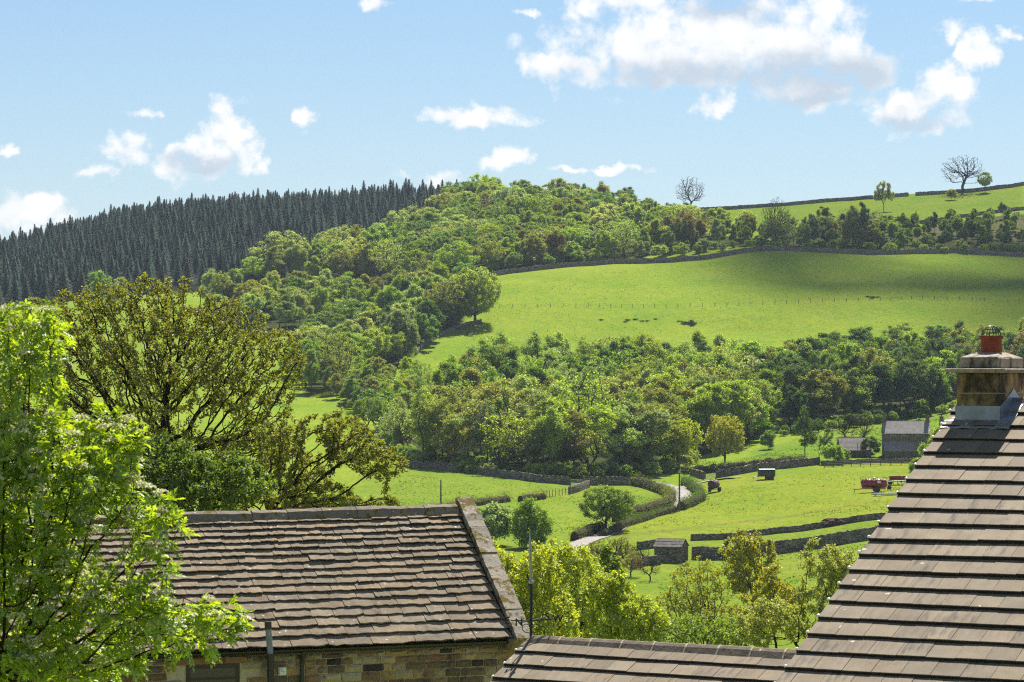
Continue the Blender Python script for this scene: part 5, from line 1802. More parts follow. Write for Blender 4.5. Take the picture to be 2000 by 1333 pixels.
def pole(px, by, ty, label, arms=True):
    b = g(px, by); H = (by - ty) * b.y / F
    t = thing('telegraph_pole', label, 'pole', b)
    mb = MB(); mb.tube([(0, 0, -0.5), (0, 0, H)], [0.17, 0.11], 8)
    fast_part('shaft', mb.mesh('shaft', M['wood']), t, Matrix.Identity(4))
    if arms:
        for z in (H - 0.35, H - 0.9):
            mb = MB(); mb.box(-0.75, 0.75, -0.16, -0.06, z - .06, z + .06)
            ar = fast_part('crossarm', mb.mesh('crossarm', M['wood']), t, Matrix.Identity(4))
            for x in (-.65, -.3, .3, .65):
                mb = MB(); mb.lathe([(0.03, z + .06), (0.05, z + .1), (0.04, z + .18), (0.0, z + .2)], 6, M=Matrix.Translation((x, -.11, 0)))
                fast_part('insulator', mb.mesh('insulator', M['steel']), ar, Matrix.Identity(4))
        mb = MB(); mb.box(-0.2, 0.2, -0.45, -0.12, H * .78, H * .78 + .5)
        fast_part('terminal_box', mb.mesh('terminal_box', M['steel']), t, Matrix.Identity(4))
    else:
        mb = MB(); mb.box(-0.12, 0.12, -0.1, 0.1, H, H + .05)
        fast_part('cap', mb.mesh('cap', M['steel']), t, Matrix.Identity(4))


pole(1327, 999, 903, 'tall wooden pole with crossarms at the bend of the lane')
pole(861, 992, 938, 'plain thin pole standing in the field above the cottage ridge', False)

# ------------------------------------------------------------------ farm buildings
def gable_house(name, label, cat, px, by, w_px, eaves_px, ridge_px, depth, rot, wallm='stonewall2', windows=(), chims=(), tone_=(1, 1, 1), slabs=14):
    b = g(px, by); m = b.y / F
    W = w_px * m; He = eaves_px * m; Hr = ridge_px * m
    t = thing(name, label, cat, mw=Matrix.Translation(b) @ Matrix.Rotation(rot, 4, 'Z'))
    mb = MB()
    x0, x1 = -W / 2, W / 2
    mb.prism([(x0, 0, -1.5), (x0, 0, He), (x0, depth / 2, Hr), (x0, depth, He), (x0, depth, -1.5)], (0, 0, 0), (W, 0, 0))
    wl_ = fast_part('wall', mb.mesh('wall', M[wallm]), t, Matrix.Identity(4))
    sl = math.hypot(depth / 2 + .2, Hr - He); an = math.atan2(Hr - He, depth / 2)
    rm = MB()
    for s_ in (0, 1):
        Mx = Matrix.Translation((0, -0.15 if s_ == 0 else depth + .15, He - 0.15 * math.tan(an) + .05)) @ (Matrix.Identity(4) if s_ == 0 else Matrix.Rotation(math.pi, 4, 'Z')) @ Matrix.Rotation(an, 4, 'X')
        for k in range(slabs):
            L = sl + 0.02
            a, c = L * k / slabs, L * (k + 1) / slabs
            rm.box(x0 - .12, x1 + .12, a, c + .06, 0.0, 0.05 + 0.012, M=Mx @ Matrix.Translation((0, 0, 0.02)) @ Matrix.Rotation(-0.06, 4, 'X') @ Matrix.Translation((0, 0, 0.06 * a)))
    rf = fast_part('roof', rm.mesh('roof', M['stoneroof']), t, Matrix.Identity(4), tone_)
    rg = MB(); rg.prism([(x0 - .1, depth / 2 - .18, Hr - .02), (x0 - .1, depth / 2, Hr + .2), (x0 - .1, depth / 2 + .18, Hr - .02)], (0, 0, 0), (W + .2, 0, 0))
    fast_part('ridge', rg.mesh('ridge', M['stonewall2']), rf, Matrix.Identity(4))
    for cx_ in chims:
        cb = MB(); xx = x0 + .35 if cx_ < 0 else x1 - .35
        cb.box(xx - .38, xx + .38, depth / 2 - .5, depth / 2 + .5, Hr - .5, Hr + 1.15); cb.box(xx - .45, xx + .45, depth / 2 - .57, depth / 2 + .57, Hr + 1.15, Hr + 1.32)
        co_ = fast_part('chimney', cb.mesh('chimney', M['stonewall2']), t, Matrix.Identity(4))
        cb = MB(); cb.lathe([(.17, Hr + 1.32), (.14, Hr + 1.8), (.17, Hr + 1.85)], 8, M=Matrix.Translation((xx, depth / 2, 0)))
        fast_part('chimney_pot', cb.mesh('chimney_pot', M['rust']), co_, Matrix.Identity(4))
    for (wx, wz, ww, wh) in windows:
        wb = MB()
        wb.box(wx - ww / 2 - .14, wx + ww / 2 + .14, -.05, .02, wz + wh / 2, wz + wh / 2 + .22)
        wb.box(wx - ww / 2 - .14, wx + ww / 2 + .14, -.09, .02, wz - wh / 2 - .16, wz - wh / 2)
        wb.box(wx - ww / 2 - .14, wx - ww / 2, -.051, .02, wz - wh / 2, wz + wh / 2)
        wb.box(wx + ww / 2, wx + ww / 2 + .14, -.051, .02, wz - wh / 2, wz + wh / 2)
        wb.box(wx - .05, wx + .05, -.03, .02, wz - wh / 2, wz + wh / 2)
        wo = fast_part('window', wb.mesh('window', M['cap_stone']), t, Matrix.Identity(4))
        for sx in (-1, 1):
            pb = MB(); a = sorted((wx + sx * .05, wx + sx * ww / 2)); pb.box(a[0], a[1], -.012, .02, wz - wh / 2, wz + wh / 2)
            fast_part('pane', pb.mesh('pane', M['glass']), wo, Matrix.Identity(4))
    return t, m


fh, m_ = gable_house('farmhouse', 'grey stone farmhouse with two gable chimneys beyond the machinery field', 'farmhouse', 1772, 894, 90, 47, 70, 6.5, R(-3), windows=[(-3.0, 4.1, 1.0, 1.1), (-.6, 4.1, 1.0, 1.1), (2.4, 4.1, 1.0, 1.1)], chims=(-1, 1))
lm = MB(); Wl = 66 * m_
lm.prism([(-5.0, -2.6, -1.5), (-5.0, -2.6, 1.5), (-5.0, -.01, 3.2), (-5.0, -.01, -1.5)], (0, 0, 0), (Wl, 0, 0))
lw = fast_part('lean_to', lm.mesh('lean_to', M['stonewall2']), fh, Matrix.Identity(4))
lm = MB(); lm.prism([(-5.15, -2.85, 1.42), (-5.15, -2.85, 1.55), (-5.15, -.02, 3.4), (-5.15, -.02, 3.27)], (0, 0, 0), (Wl + .3, 0, 0))
fast_part('lean_to_roof', lm.mesh('lean_to_roof', M['stoneroof']), lw, Matrix.Identity(4), (1.0, .97, .94))
lm = MB(); lm.box(1.7, 2.3, -2.6, -2.0, 1.2, 3.6)
fast_part('lean_to_chimney', lm.mesh('lean_to_chimney', M['stonewall2']), lw, Matrix.Identity(4))
for x in (-3.8, -1.4, 0.6):
    lm = MB(); lm.box(x - .5, x + .5, -2.63, -2.58, .35, 1.2)
    fast_part('lean_to_window', lm.mesh('lean_to_window', M['glass']), lw, Matrix.Identity(4))

sh, m_ = gable_house('shed', 'low stone shed with an open dark front left of the farmhouse', 'shed', 1672, 894, 60, 15, 38, 5.5, R(4), tone_=(1.1, 1.08, 1.06), slabs=10)
ob = MB(); ob.box(-2.2, 2.1, -.02, .05, .1, 1.35)
fast_part('opening', ob.mesh('opening', M['timber']), sh, Matrix.Identity(4))  # solid dark panel painted in for the shaded interior
ob = MB(); ob.box(-2.35, 2.25, -.9, .0, 1.4, 1.5)
fast_part('canopy', ob.mesh('canopy', M['stoneroof']), sh, Matrix.Identity(4), (1.2, 1.2, 1.2))
for x in (-2.2, -.1, 2.1):
    ob = MB(); ob.box(x - .07, x + .07, -.85, -.71, -.5, 1.4)
    fast_part('post', ob.mesh('shed_post', M['wood']), sh, Matrix.Identity(4))
ob = MB(); ob.tube([(.3, -.2, 1.3), (.3, -.2, 3.2)], .06, 6)
fast_part('flue', ob.mesh('flue', M['iron']), sh, Matrix.Identity(4))
gable_house('cottage', 'grey cottage half hidden behind the tiled roof verge, right of the farmhouse', 'cottage', 1868, 888, 60, 42, 62, 6.0, R(-4), chims=(-1,))

# stone hut with heavy slab roof
hb = g(1304, 1099); hm_ = hb.y / F
hut = thing('stone_hut', 'small rough stone field hut with a slab roof below the lane', 'hut', mw=Matrix.Translation(hb) @ Matrix.Rotation(R(-24), 4, 'Z'))
Wh, Hh, Dh, Rh = 56 * hm_, 31 * hm_, 3.0, 43 * hm_
mb = MB(); mb.prism([(-Wh / 2, 0, -1), (-Wh / 2, 0, Hh), (-Wh / 2, Dh / 2, Rh), (-Wh / 2, Dh, Hh), (-Wh / 2, Dh, -1)], (0, 0, 0), (Wh, 0, 0))
fast_part('wall', mb.mesh('wall', M['drystone']), hut, Matrix.Identity(4))
an = math.atan2(Rh - Hh, Dh / 2); sl = math.hypot(Rh - Hh, Dh / 2)
for side in (0, 1):
    Mx = Matrix.Translation((0, 0 if side == 0 else Dh, Hh + .02)) @ (Matrix.Identity(4) if side == 0 else Matrix.Rotation(math.pi, 4, 'Z')) @ Matrix.Rotation(an, 4, 'X')
    for row in range(3):
        x = -Wh / 2 - .15
        while x < Wh / 2 + .1:
            w = random.uniform(.5, .95); w = min(w, Wh / 2 + .15 - x)
            mb = MB(); y0 = -.2 + row * (sl + .2) / 3
            mb.box(x + .015, x + w - .015, y0, y0 + (sl + .2) / 3 + .12, .02 + .05 * (2 - row) * 0 + row * .035, .08 + row * .035)
            k = random.uniform(.75, 1.1)
            fast_part('roof_slab', mb.mesh('roof_slab', M['stoneroof']), hut, Mx @ Matrix.Translation((0, 0, random.uniform(0, .02))), (k * .62, k * .6, k * .58))
            x += w
mb = MB(); mb.box(-.25, .25, -.03, .05, Hh * .45, Hh * .45 + .5)
fast_part('window', mb.mesh('window', M['timber']), hut, Matrix.Identity(4))

# ------------------------------------------------------------------ farm machinery
def wheel(parent, x, y, r, w, axis='Y'):
    rot = Matrix.Rotation(math.pi / 2, 4, 'X') if axis == 'Y' else Matrix.Rotation(math.pi / 2, 4, 'Y')
    mb = MB(); mb.lathe([(r * .5, -w / 2), (r * .92, -w / 2), (r, -w * .3), (r, w * .3), (r * .92, w / 2), (r * .5, w / 2)], 16)
    o = fast_part('wheel', mb.mesh('tyre', M['rubber']), parent, Matrix.Translation((x, y, r)) @ rot)
    mb = MB(); mb.lathe([(r * .5, -w * .35), (r * .5, w * .35), (r * .15, w * .25), (0.0, w * .25)], 12)
    fast_part('rim', mb.mesh('rim', M['steel']), o, Matrix.Identity(4))


def tanker(px, by, rot, L, rad, mat, label, name='slurry_tanker'):
    b = g(px, by, .02)
    t = thing(name, label, 'tanker', mw=Matrix.Translation(b) @ Matrix.Rotation(rot, 4, 'Z'))
    zc_ = rad + .75
    prof = [(0.0, -L / 2 - .25), (rad * .6, -L / 2 - .2), (rad * .92, -L / 2 - .06), (rad, -L / 2 + .1)]
    for k in range(1, 5): prof += [(rad, -L / 2 + L * k / 5 - .05), (rad * 1.035, -L / 2 + L * k / 5 - .03), (rad * 1.035, -L / 2 + L * k / 5 + .03), (rad, -L / 2 + L * k / 5 + .05)]
    prof += [(rad, L / 2 - .1), (rad * .92, L / 2 + .06), (rad * .6, L / 2 + .2), (0.0, L / 2 + .25)]
    mb = MB(); mb.lathe(prof, 20, M=Matrix.Translation((0, 0, zc_)) @ Matrix.Rotation(math.pi / 2, 4, 'Y'))
    fast_part('tank', mb.mesh('tank', mat, smooth=True), t, Matrix.Identity(4))
    mb = MB(); mb.box(-L / 2 - .2, L / 2, -.5, -.4, .55, .7); mb.box(-L / 2 - .2, L / 2, .4, .5, .55, .7); mb.prism([(-L / 2 - .2, -.5, .55), (-L / 2 - .2, .5, .55), (-L / 2 - 1.6, .06, .45), (-L / 2 - 1.6, -.06, .45)], (0, 0, 0), (0, 0, .14))
    fast_part('chassis', mb.mesh('chassis', mat), t, Matrix.Identity(4))
    mb = MB(); mb.box(-L / 2 - 1.55, -L / 2 - 1.45, -.05, .05, 0, .5)
    fast_part('jack', mb.mesh('jack', mat), t, Matrix.Identity(4))
    for y in (-1.0, 1.0): wheel(t, .45, y, .55, .42)
    mb = MB(); mb.lathe([(.28, zc_ + rad - .05), (.28, zc_ + rad + .15), (.2, zc_ + rad + .2), (0, zc_ + rad + .22)], 10)
    fast_part('hatch', mb.mesh('hatch', M['steel']), t, Matrix.Identity(4))
    mb = MB(); mb.tube([(-L / 2 - .3, 0, zc_), (-L / 2 - .35, 0, zc_ + rad + .3), (-L / 2 + .3, 0, zc_ + rad + .35)], .06, 6); mb.tube([(-L / 2 + .5, -.3, zc_ + rad * .9), (-L / 2 + .5, -.3, zc_ + rad + .5), (-L / 2 + 1.1, -.3, zc_ + rad + .5), (-L / 2 + 1.1, -.3, zc_ + rad * .9)], .035, 5)
    fast_part('pipework', mb.mesh('pipework', M['iron']), t, Matrix.Identity(4))
    mb = MB(); mb.box(.5, 1.1, -rad - .02, -rad + .1, zc_ + .1, zc_ + .4)
    fast_part('panel', mb.mesh('panel', M['white']), t, Matrix.Identity(4))
    return t


tanker(1707, 962, R(2), 4.2, .85, M['red'], 'red slurry tanker parked in the field beside the tiled roof verge')
tk = tanker(1394, 962, R(64), 2.6, .8, M['rust'], 'rusty dark tanker parked near the lane gate')

# dark covered trailer
b = g(1497, 937, .02)
tr = thing('covered_trailer', 'dark green covered livestock trailer at the back of the machinery field', 'trailer', mw=Matrix.Translation(b) @ Matrix.Rotation(R(6), 4, 'Z'))
mb = MB(); prof = [(-.95, .6), (.95, .6), (.95, 1.7)] + [(.95 * math.cos(a), 1.7 + .45 * math.sin(a)) for a in np.linspace(.3, math.pi - .3, 7)] + [(-.95, 1.7)]
mb.prism([(-1.6, y, z) for y, z in prof], (0, 0, 0), (3.2, 0, 0))
fast_part('body', mb.mesh('body', M['darkgreen']), tr, Matrix.Identity(4))
mb = MB(); mb.box(-1.65, 1.65, -1.0, 1.0, 1.98, 2.03)
fast_part('roof_edge', mb.mesh('roof_edge', M['steel']), tr, Matrix.Identity(4))
for x in (.2, 1.0):
    for y in (-.95, .95): wheel(tr, x, y, .36, .25)
mb = MB(); mb.tube([(-1.6, -.4, .6), (-2.8, 0, .45)], .05, 5); mb.tube([(-1.6, .4, .6), (-2.8, 0, .45)], .05, 5); mb.tube([(-2.6, 0, 0), (-2.6, 0, .5)], .04, 5)
fast_part('drawbar', mb.mesh('drawbar', M['darkgreen']), tr, Matrix.Identity(4))

# red implement with raised frame, and stacked steel
b = g(1752, 957, .02)
im = thing('field_implement', 'red field implement with a raised tined frame behind the tanker', 'implement', mw=Matrix.Translation(b) @ Matrix.Rotation(R(8), 4, 'Z'))
mb = MB(); mb.box(-3.6, 3.4, -.5, -.38, .75, .9); mb.box(-3.6, 3.4, .38, .5, .75, .9)
for x in np.linspace(-3.4, 3.2, 7): mb.box(x - .05, x + .05, -.38, .38, .76, .88)
fast_part('frame', mb.mesh('frame', M['red']), im, Matrix.Identity(4))
for k, x in enumerate(np.linspace(-3.2, 3.1, 12)):
    mb = MB(); mb.tube([(x, -.45, .8), (x - .1, -.7, .45), (x + .1, -.75, .05)], .04, 5)
    fast_part('tine', mb.mesh('tine', M['rust' if k % 2 else 'red']), im, Matrix.Identity(4))
mb = MB(); mb.box(-1.6, 3.4, .0, .9, 1.5, 1.62, M=Matrix.Rotation(-.04, 4, 'Y'))
fast_part('deck', mb.mesh('deck', M['steel']), im, Matrix.Identity(4))
for x in (-2.6, -2.2, -.6, .2, .9, 1.6, 2.3):
    mb = MB(); mb.tube([(x, .3, .8), (x, .3, 2.3 + .3 * math.sin(x * 3))], .05, 5); mb.tube([(x, .3, 2.2), (x + .45, .3, 2.1)], .04, 5)
    fast_part('upright', mb.mesh('upright', M['red']), im, Matrix.Identity(4))
for x in (-1.5, 1.2): wheel(im, x, -.2, .4, .3)
b = g(1745, 950, .02)
im2 = thing('seed_drill', 'red seed drill with a hopper, half hidden behind the implement and the roof verge', 'implement', mw=Matrix.Translation(b + Vector((2.2, 7, 0))) @ Matrix.Rotation(R(5), 4, 'Z'))
im2.location.z = float(ground(b.x + 2.2, b.y + 7)) ; WM[im2].translation.z = im2.location.z
mb = MB(); mb.prism([(-2, -.3, .9), (-2, .3, .9), (-2, .6, 1.7), (-2, -.6, 1.7)], (0, 0, 0), (4, 0, 0))
fast_part('hopper', mb.mesh('hopper', M['red']), im2, Matrix.Identity(4))
mb = MB(); mb.box(-2.2, 2.2, -.1, .1, .6, .75); mb.box(-.1, .1, -1.6, 0, .5, .65)
fast_part('frame', mb.mesh('frame', M['rust']), im2, Matrix.Identity(4))
for x in (-1.9, 1.9): wheel(im2, x, 0, .5, .25)
b = g(1736, 968, .02)
st_ = thing('steel_bundle', 'bundle of grey steel sections lying on the grass before the red implement', 'steel', mw=Matrix.Translation(b) @ Matrix.Rotation(R(4), 4, 'Z'))
for k in range(5):
    mb = MB(); mb.box(-3.3 + k * .2, 3.2 - k * .15, -.6 + k * .22, -.44 + k * .22, .12 + .02 * k, .34 + .02 * k)
    fast_part('section', mb.mesh('section', M['steel']), st_, Matrix.Identity(4))
for x in (-2.5, 2.3):
    mb = MB(); mb.box(x - .1, x + .1, -.7, .6, -.02, .12)
    fast_part('bearer', mb.mesh('bearer', M['wood']), st_, Matrix.Identity(4))

# muck heap by the upper wall
b = g(1632, 1026)
r_ = np.random.default_rng(5)
bm = bmesh.new(); bmesh.ops.create_icosphere(bm, subdivisions=4, radius=1.0)
for v in bm.verts:
    n_ = float(vnoise(np.array(v.co.x * 3 + 7), np.array(v.co.y * 3 + v.co.z * 2), 3)) + .6 * float(vnoise(np.array(v.co.x * 8 + 7), np.array(v.co.y * 8 + v.co.z * 5), 4))
    v.co = v.co * (1 + .35 * n_)
    v.co.x *= 2.7; v.co.y *= 1.5; v.co.z = v.co.z * 1.1 * (1.0 if v.co.z > 0 else .3)
me = bpy.data.meshes.new('muck_heap'); bm.to_mesh(me); bm.free(); me.materials.append(M['dung'])
o = part('muck_heap', me, None, Matrix.Translation(b)); tag(o, 'brown muck heap against the upper of the two parallel walls', 'heap')

# rush patches on the pasture
def rushes(px, py, wpx, hpx, n, label, seed):
    r = np.random.default_rng(seed)
    b = g(px, py)
    P_ = [g(px + a, py + c) for a, c in zip(r.normal(0, wpx / 2.4, n), r.normal(0, hpx / 2.4, n))]
    c = np.array([tuple(p - b) for p in P_]); c = np.repeat(c, 60, 0) + r.normal(0, .35, (n * 60, 3)) * np.array([1, 1, 0.1])
    c[:, 2] += .25
    V, Fq = leaf_quads(r, c, .55, up=0.0, aspect=.25)
    o = part('rush_patch', mesh_np('rush_patch', V, [Fq], [M['leaf_far']]), None, Matrix.Translation(b), (.035, .05, .02))
    tag(o, label, 'rushes')


rushes(1345, 633, 34, 5, 22, 'dark patch of rushes on the lower hill pasture', 1)
rushes(1235, 627, 60, 7, 9, 'scattered rush tufts left of the dark rush patch', 2)
rushes(1705, 582, 10, 1.5, 5, 'small dark rush tuft just above the long fence', 3)

# a fair-weather cloud out over the hill, between sun and pasture
cb_ = bmesh.new()
rc = random.Random(9)
cc0 = g(1800, 540)
for k in range(84):
    fx, fy = rc.uniform(-1, 1), rc.uniform(-1, 1)
    if fx * fx + fy * fy > 1: continue
    x = 82 + (fx + 1) * 190; y = 962 + (fy + 1) * 92 + 14 * math.sin(fx * 4)
    rad_ = rc.uniform(10, 30) * (1.15 - .5 * (fx * fx + fy * fy))
    p = Vector((x, y, 30)) + SUN * 5000 + Vector((0, 0, rc.uniform(-20, 20)))
    bmesh.ops.create_icosphere(cb_, subdivisions=2, radius=rad_, matrix=Matrix.Translation(p) @ Matrix.Diagonal((1.2, 1.2, .8, 1)))
me = bpy.data.meshes.new('cloud'); cb_.to_mesh(me); cb_.free(); me.materials.append(M['cloud'])
me.polygons.foreach_set('use_smooth', [True] * len(me.polygons))
o = part('cloud', me, None); tag(o, kind='structure')

# ------------------------------------------------------------------ trees near the houses
def near_tree(name, label, Y, ells, base_px, natt, D, seed, leaf, nleaf, clump, col, leafm='leaf', bark='bark_dark', tip=0.008, rmax=0.3, trunk_top=None, tiplim=1.25, up=0.06, di=8, leafup=.3, aspect=.7, droop=0.0, power=2.2, jit=0.14, outw=.4, sparse=1.0, kill=1.5, depthf=1.0, gap=-.42, gap_m=1.3):
    r = np.random.default_rng(seed)
    m = Y / F
    bx = (base_px - 1000) * m
    bz = float(ground(bx, Y))
    base = Vector((bx, Y, bz))
    att = []
    tot = sum(e[2] * e[3] for e in ells)
    for e in ells:
        cx, cyp, rx, ry = e[:4]
        dy = e[4] if len(e) > 4 else 0.0
        c = (np.array([(cx - 1000) * m - bx, dy, (HY - cyp) * m - bz]))
        att.append(shell(r, int(natt * rx * ry / tot), c, (rx * m, rx * m * depthf, ry * m), power))
    att = gappy(np.concatenate(att), gap_m, seed, gap)
    lowest = att[:, 2].min()
    tt = trunk_top if trunk_top is not None else max(1.0, lowest - .3)
    cen = att.mean(0)
    n = max(4, int(tt / D))
    trunk = [(0, 0, -.3)] + [(cen[0] * .25 * (i / n) ** 2 + .05 * math.sin(i * .3), .05 * math.cos(i * .23), tt * i / n) for i in range(1, n + 1)]
    pos, par = colonise(r, att, trunk, D, D * di, D * kill, 140, up=up, jit=jit, droop=droop)
    rad, main = radii(pos, par, tip, rmax=rmax)
    V, Fs = limb_arrays(pos, par, rad, main, thin=tip * 3, kbig=6)
    t = thing(name, label, 'tree', base)
    fast_part('trunk', mesh_np(name + '_trunk', V, Fs, [M[bark]], smooth=True), t, Matrix.Identity(4))
    ti = np.nonzero((rad <= tip * tiplim) & (np.arange(len(rad)) > n + 1))[0]
    ti = ti[r.random(len(ti)) < sparse]
    c = np.repeat(pos[ti], r.poisson(nleaf / max(1, len(ti)), len(ti)), 0)
    outv = r.normal(0, 1, c.shape); outv[:, 2] += .3; outv /= np.linalg.norm(outv, axis=1)[:, None]
    c = c + outv * clump * r.uniform(.2, 1.3, (len(c), 1))
    V, Fq = leaf_quads(r, c, leaf, up=leafup, aspect=aspect, out=outv, outw=outw, droop=droop)
    fast_part('crown', mesh_np(name + '_crown', V, [Fq], [M[leafm]]), t, Matrix.Identity(4), col)
    print(name, 'nodes', len(pos), 'leaves', len(c))
    return t


near_tree('sycamore_tree', 'big dark-limbed sycamore in olive bud rising behind the slated cottage', 88,
          [(330, 740, 230, 150), (140, 670, 130, 100), (490, 720, 115, 110), (300, 600, 120, 65), (420, 630, 90, 60), (190, 600, 90, 50), (90, 830, 160, 130), (430, 880, 140, 90), (560, 700, 45, 60), (60, 640, 60, 60), (500, 850, 110, 60), (250, 860, 120, 80)], 340, 9000, 0.155, 301,
          0.082, 74000, 0.12, (0.205, 0.205, 0.046), tip=0.010, rmax=0.26, trunk_top=12.6, kill=1.6, di=9, power=2.0, up=.02, gap=-.55, gap_m=1.0)
near_tree('sycamore_tree', 'smaller budding sycamore with a long low limb reaching over the cottage ridge', 80,
          [(640, 845, 90, 40), (745, 905, 55, 40), (560, 975, 150, 50), (710, 985, 85, 22), (690, 890, 90, 32), (590, 900, 90, 45), (540, 850, 60, 30)], 470, 3400, 0.14, 302,
          0.08, 28000, 0.11, (0.235, 0.235, 0.055), tip=0.010, rmax=0.17, trunk_top=10.2, gap=-.24, gap_m=.8, kill=1.6, di=9)
near_tree('ash_tree', 'dense dark green tree between the sycamores and the cottage ridge', 76,
          [(420, 960, 120, 75), (330, 930, 90, 80), (250, 980, 120, 60)], 380, 1800, 0.16, 303,
          0.10, 20000, 0.16, (0.13, 0.18, 0.035), tip=0.010, rmax=0.2, trunk_top=7.2)
LIME = (0.42, 0.44, 0.07)
near_tree('lime_tree', 'bright lime-green young tree right behind the cottage coping', 95,
          [(1010, 1180, 85, 100), (965, 1120, 45, 60), (1040, 1130, 60, 70), (1050, 1230, 90, 100)], 1010, 1500, 0.16, 311, 0.095, 22000, 0.17, LIME, tip=0.008, rmax=0.12, up=.25)
near_tree('lime_tree', 'taller bright lime-green tree behind the weather vane', 100,
          [(1110, 1150, 80, 95), (1150, 1230, 100, 90), (1080, 1100, 45, 50)], 1110, 1700, 0.16, 312, 0.095, 24000, 0.17, (0.41, 0.44, 0.07), tip=0.008, rmax=0.12, up=.25)
near_tree('lime_tree', 'low bright green tree above the annexe ridge, left of the oaks', 90,
          [(1225, 1220, 75, 60), (1190, 1160, 45, 50), (1260, 1260, 60, 60)], 1220, 1300, 0.15, 313, 0.090, 16000, 0.16, (0.39, 0.43, 0.075), tip=0.008, rmax=0.12, up=.25)
near_tree('young_tree', 'slim leafy sapling among bare brush below the lane', 160,
          [(1190, 1130, 32, 50), (1185, 1090, 18, 30)], 1188, 420, 0.2, 314, 0.17, 3600, 0.22, (0.24, 0.29, 0.05), tip=0.012, rmax=0.1)
near_tree('oak_tree', 'round-topped oak with dark trunk below the taller parallel wall', 235,
          [(1460, 1085, 60, 50), (1455, 1125, 50, 40), (1500, 1160, 45, 40)], 1455, 1100, 0.28, 321, 0.20, 12000, 0.26, (0.33, 0.31, 0.05), tip=0.016, rmax=0.22, sparse=.9)
near_tree('oak_tree', 'broad open oak left of the round-topped oak', 215,
          [(1365, 1150, 60, 65), (1330, 1200, 60, 60), (1400, 1210, 50, 55)], 1385, 1300, 0.27, 322, 0.16, 9000, 0.24, (0.31, 0.31, 0.05), tip=0.015, rmax=0.24, sparse=.75)
near_tree('whitebeam_tree', 'pale silvery-leaved shrub tree beside the right-hand roof verge', 98,
          [(1570, 1180, 90, 80), (1600, 1110, 60, 50), (1500, 1225, 70, 50), (1640, 1130, 50, 60)], 1570, 1700, 0.16, 331, 0.078, 24000, 0.15, (0.36, 0.37, 0.13), tip=0.008, rmax=0.12, up=.2)
near_tree('maple_tree', 'yellow-orange flushed small tree behind the pale shrub', 125,
          [(1530, 1150, 55, 50), (1490, 1200, 50, 45)], 1520, 700, 0.2, 332, 0.11, 7500, 0.2, (0.33, 0.30, 0.055), tip=0.01, rmax=0.12)
near_tree('young_tree', 'feathery green undergrowth tree above the annexe ridge between the oaks', 140,
          [(1330, 1235, 70, 40), (1420, 1240, 60, 35)], 1370, 700, 0.22, 333, 0.12, 7000, 0.22, (0.20, 0.26, 0.05), tip=0.01, rmax=0.1)

SOLO2 = [
    (1040, 1072, 966, 'weeping', 0, (0.22, 0.31, 0.065), 'drooping dark green willow left of the round-headed tree', 1.0),
    (966, 1066, 978, 'bush', 1, (0.30, 0.37, 0.20), 'grey-green sallow bush beside the cottage coping', 1.15),
    (1215, 1100, 1045, 'twiggy', 0, (0.17, 0.12, 0.07), 'leafless purplish brush at the lane side right of the sapling', 1.4),
    (1165, 1105, 1050, 'twiggy', 1, (0.17, 0.13, 0.07), 'brown thorny brush below the near stretch of lane', 1.3),
    (1195, 1112, 1050, 'bare', 0, (0.1, 0.1, 0.1), 'tangled leafless shrub beside the sapling below the lane', 1.3),
    (1232, 1128, 1072, 'twiggy', 1, (0.18, 0.13, 0.075), 'purplish twiggy shrub left of the low hut wall', 1.4),
    (1140, 1120, 1068, 'twiggy', 0, (0.18, 0.14, 0.08), 'brown twiggy shrub behind the tall lime-green tree', 1.4),
    (1250, 1112, 1060, 'bare', 1, (0.1, 0.1, 0.1), 'bare shrub beside the stone hut', .9),
    (1270, 1135, 1088, 'bare', 0, (0.1, 0.1, 0.1), 'bare twiggy shrub in front of the low hut wall', 1.1),
]
for (px, by, ty, kind, var, colr, label, wide) in SOLO2:
    b = g(px, by)
    put_tree(kind, var, b, (by - ty) * b.y / F, colr, label, 'bush' if kind == 'bush' else 'tree', wide=wide)

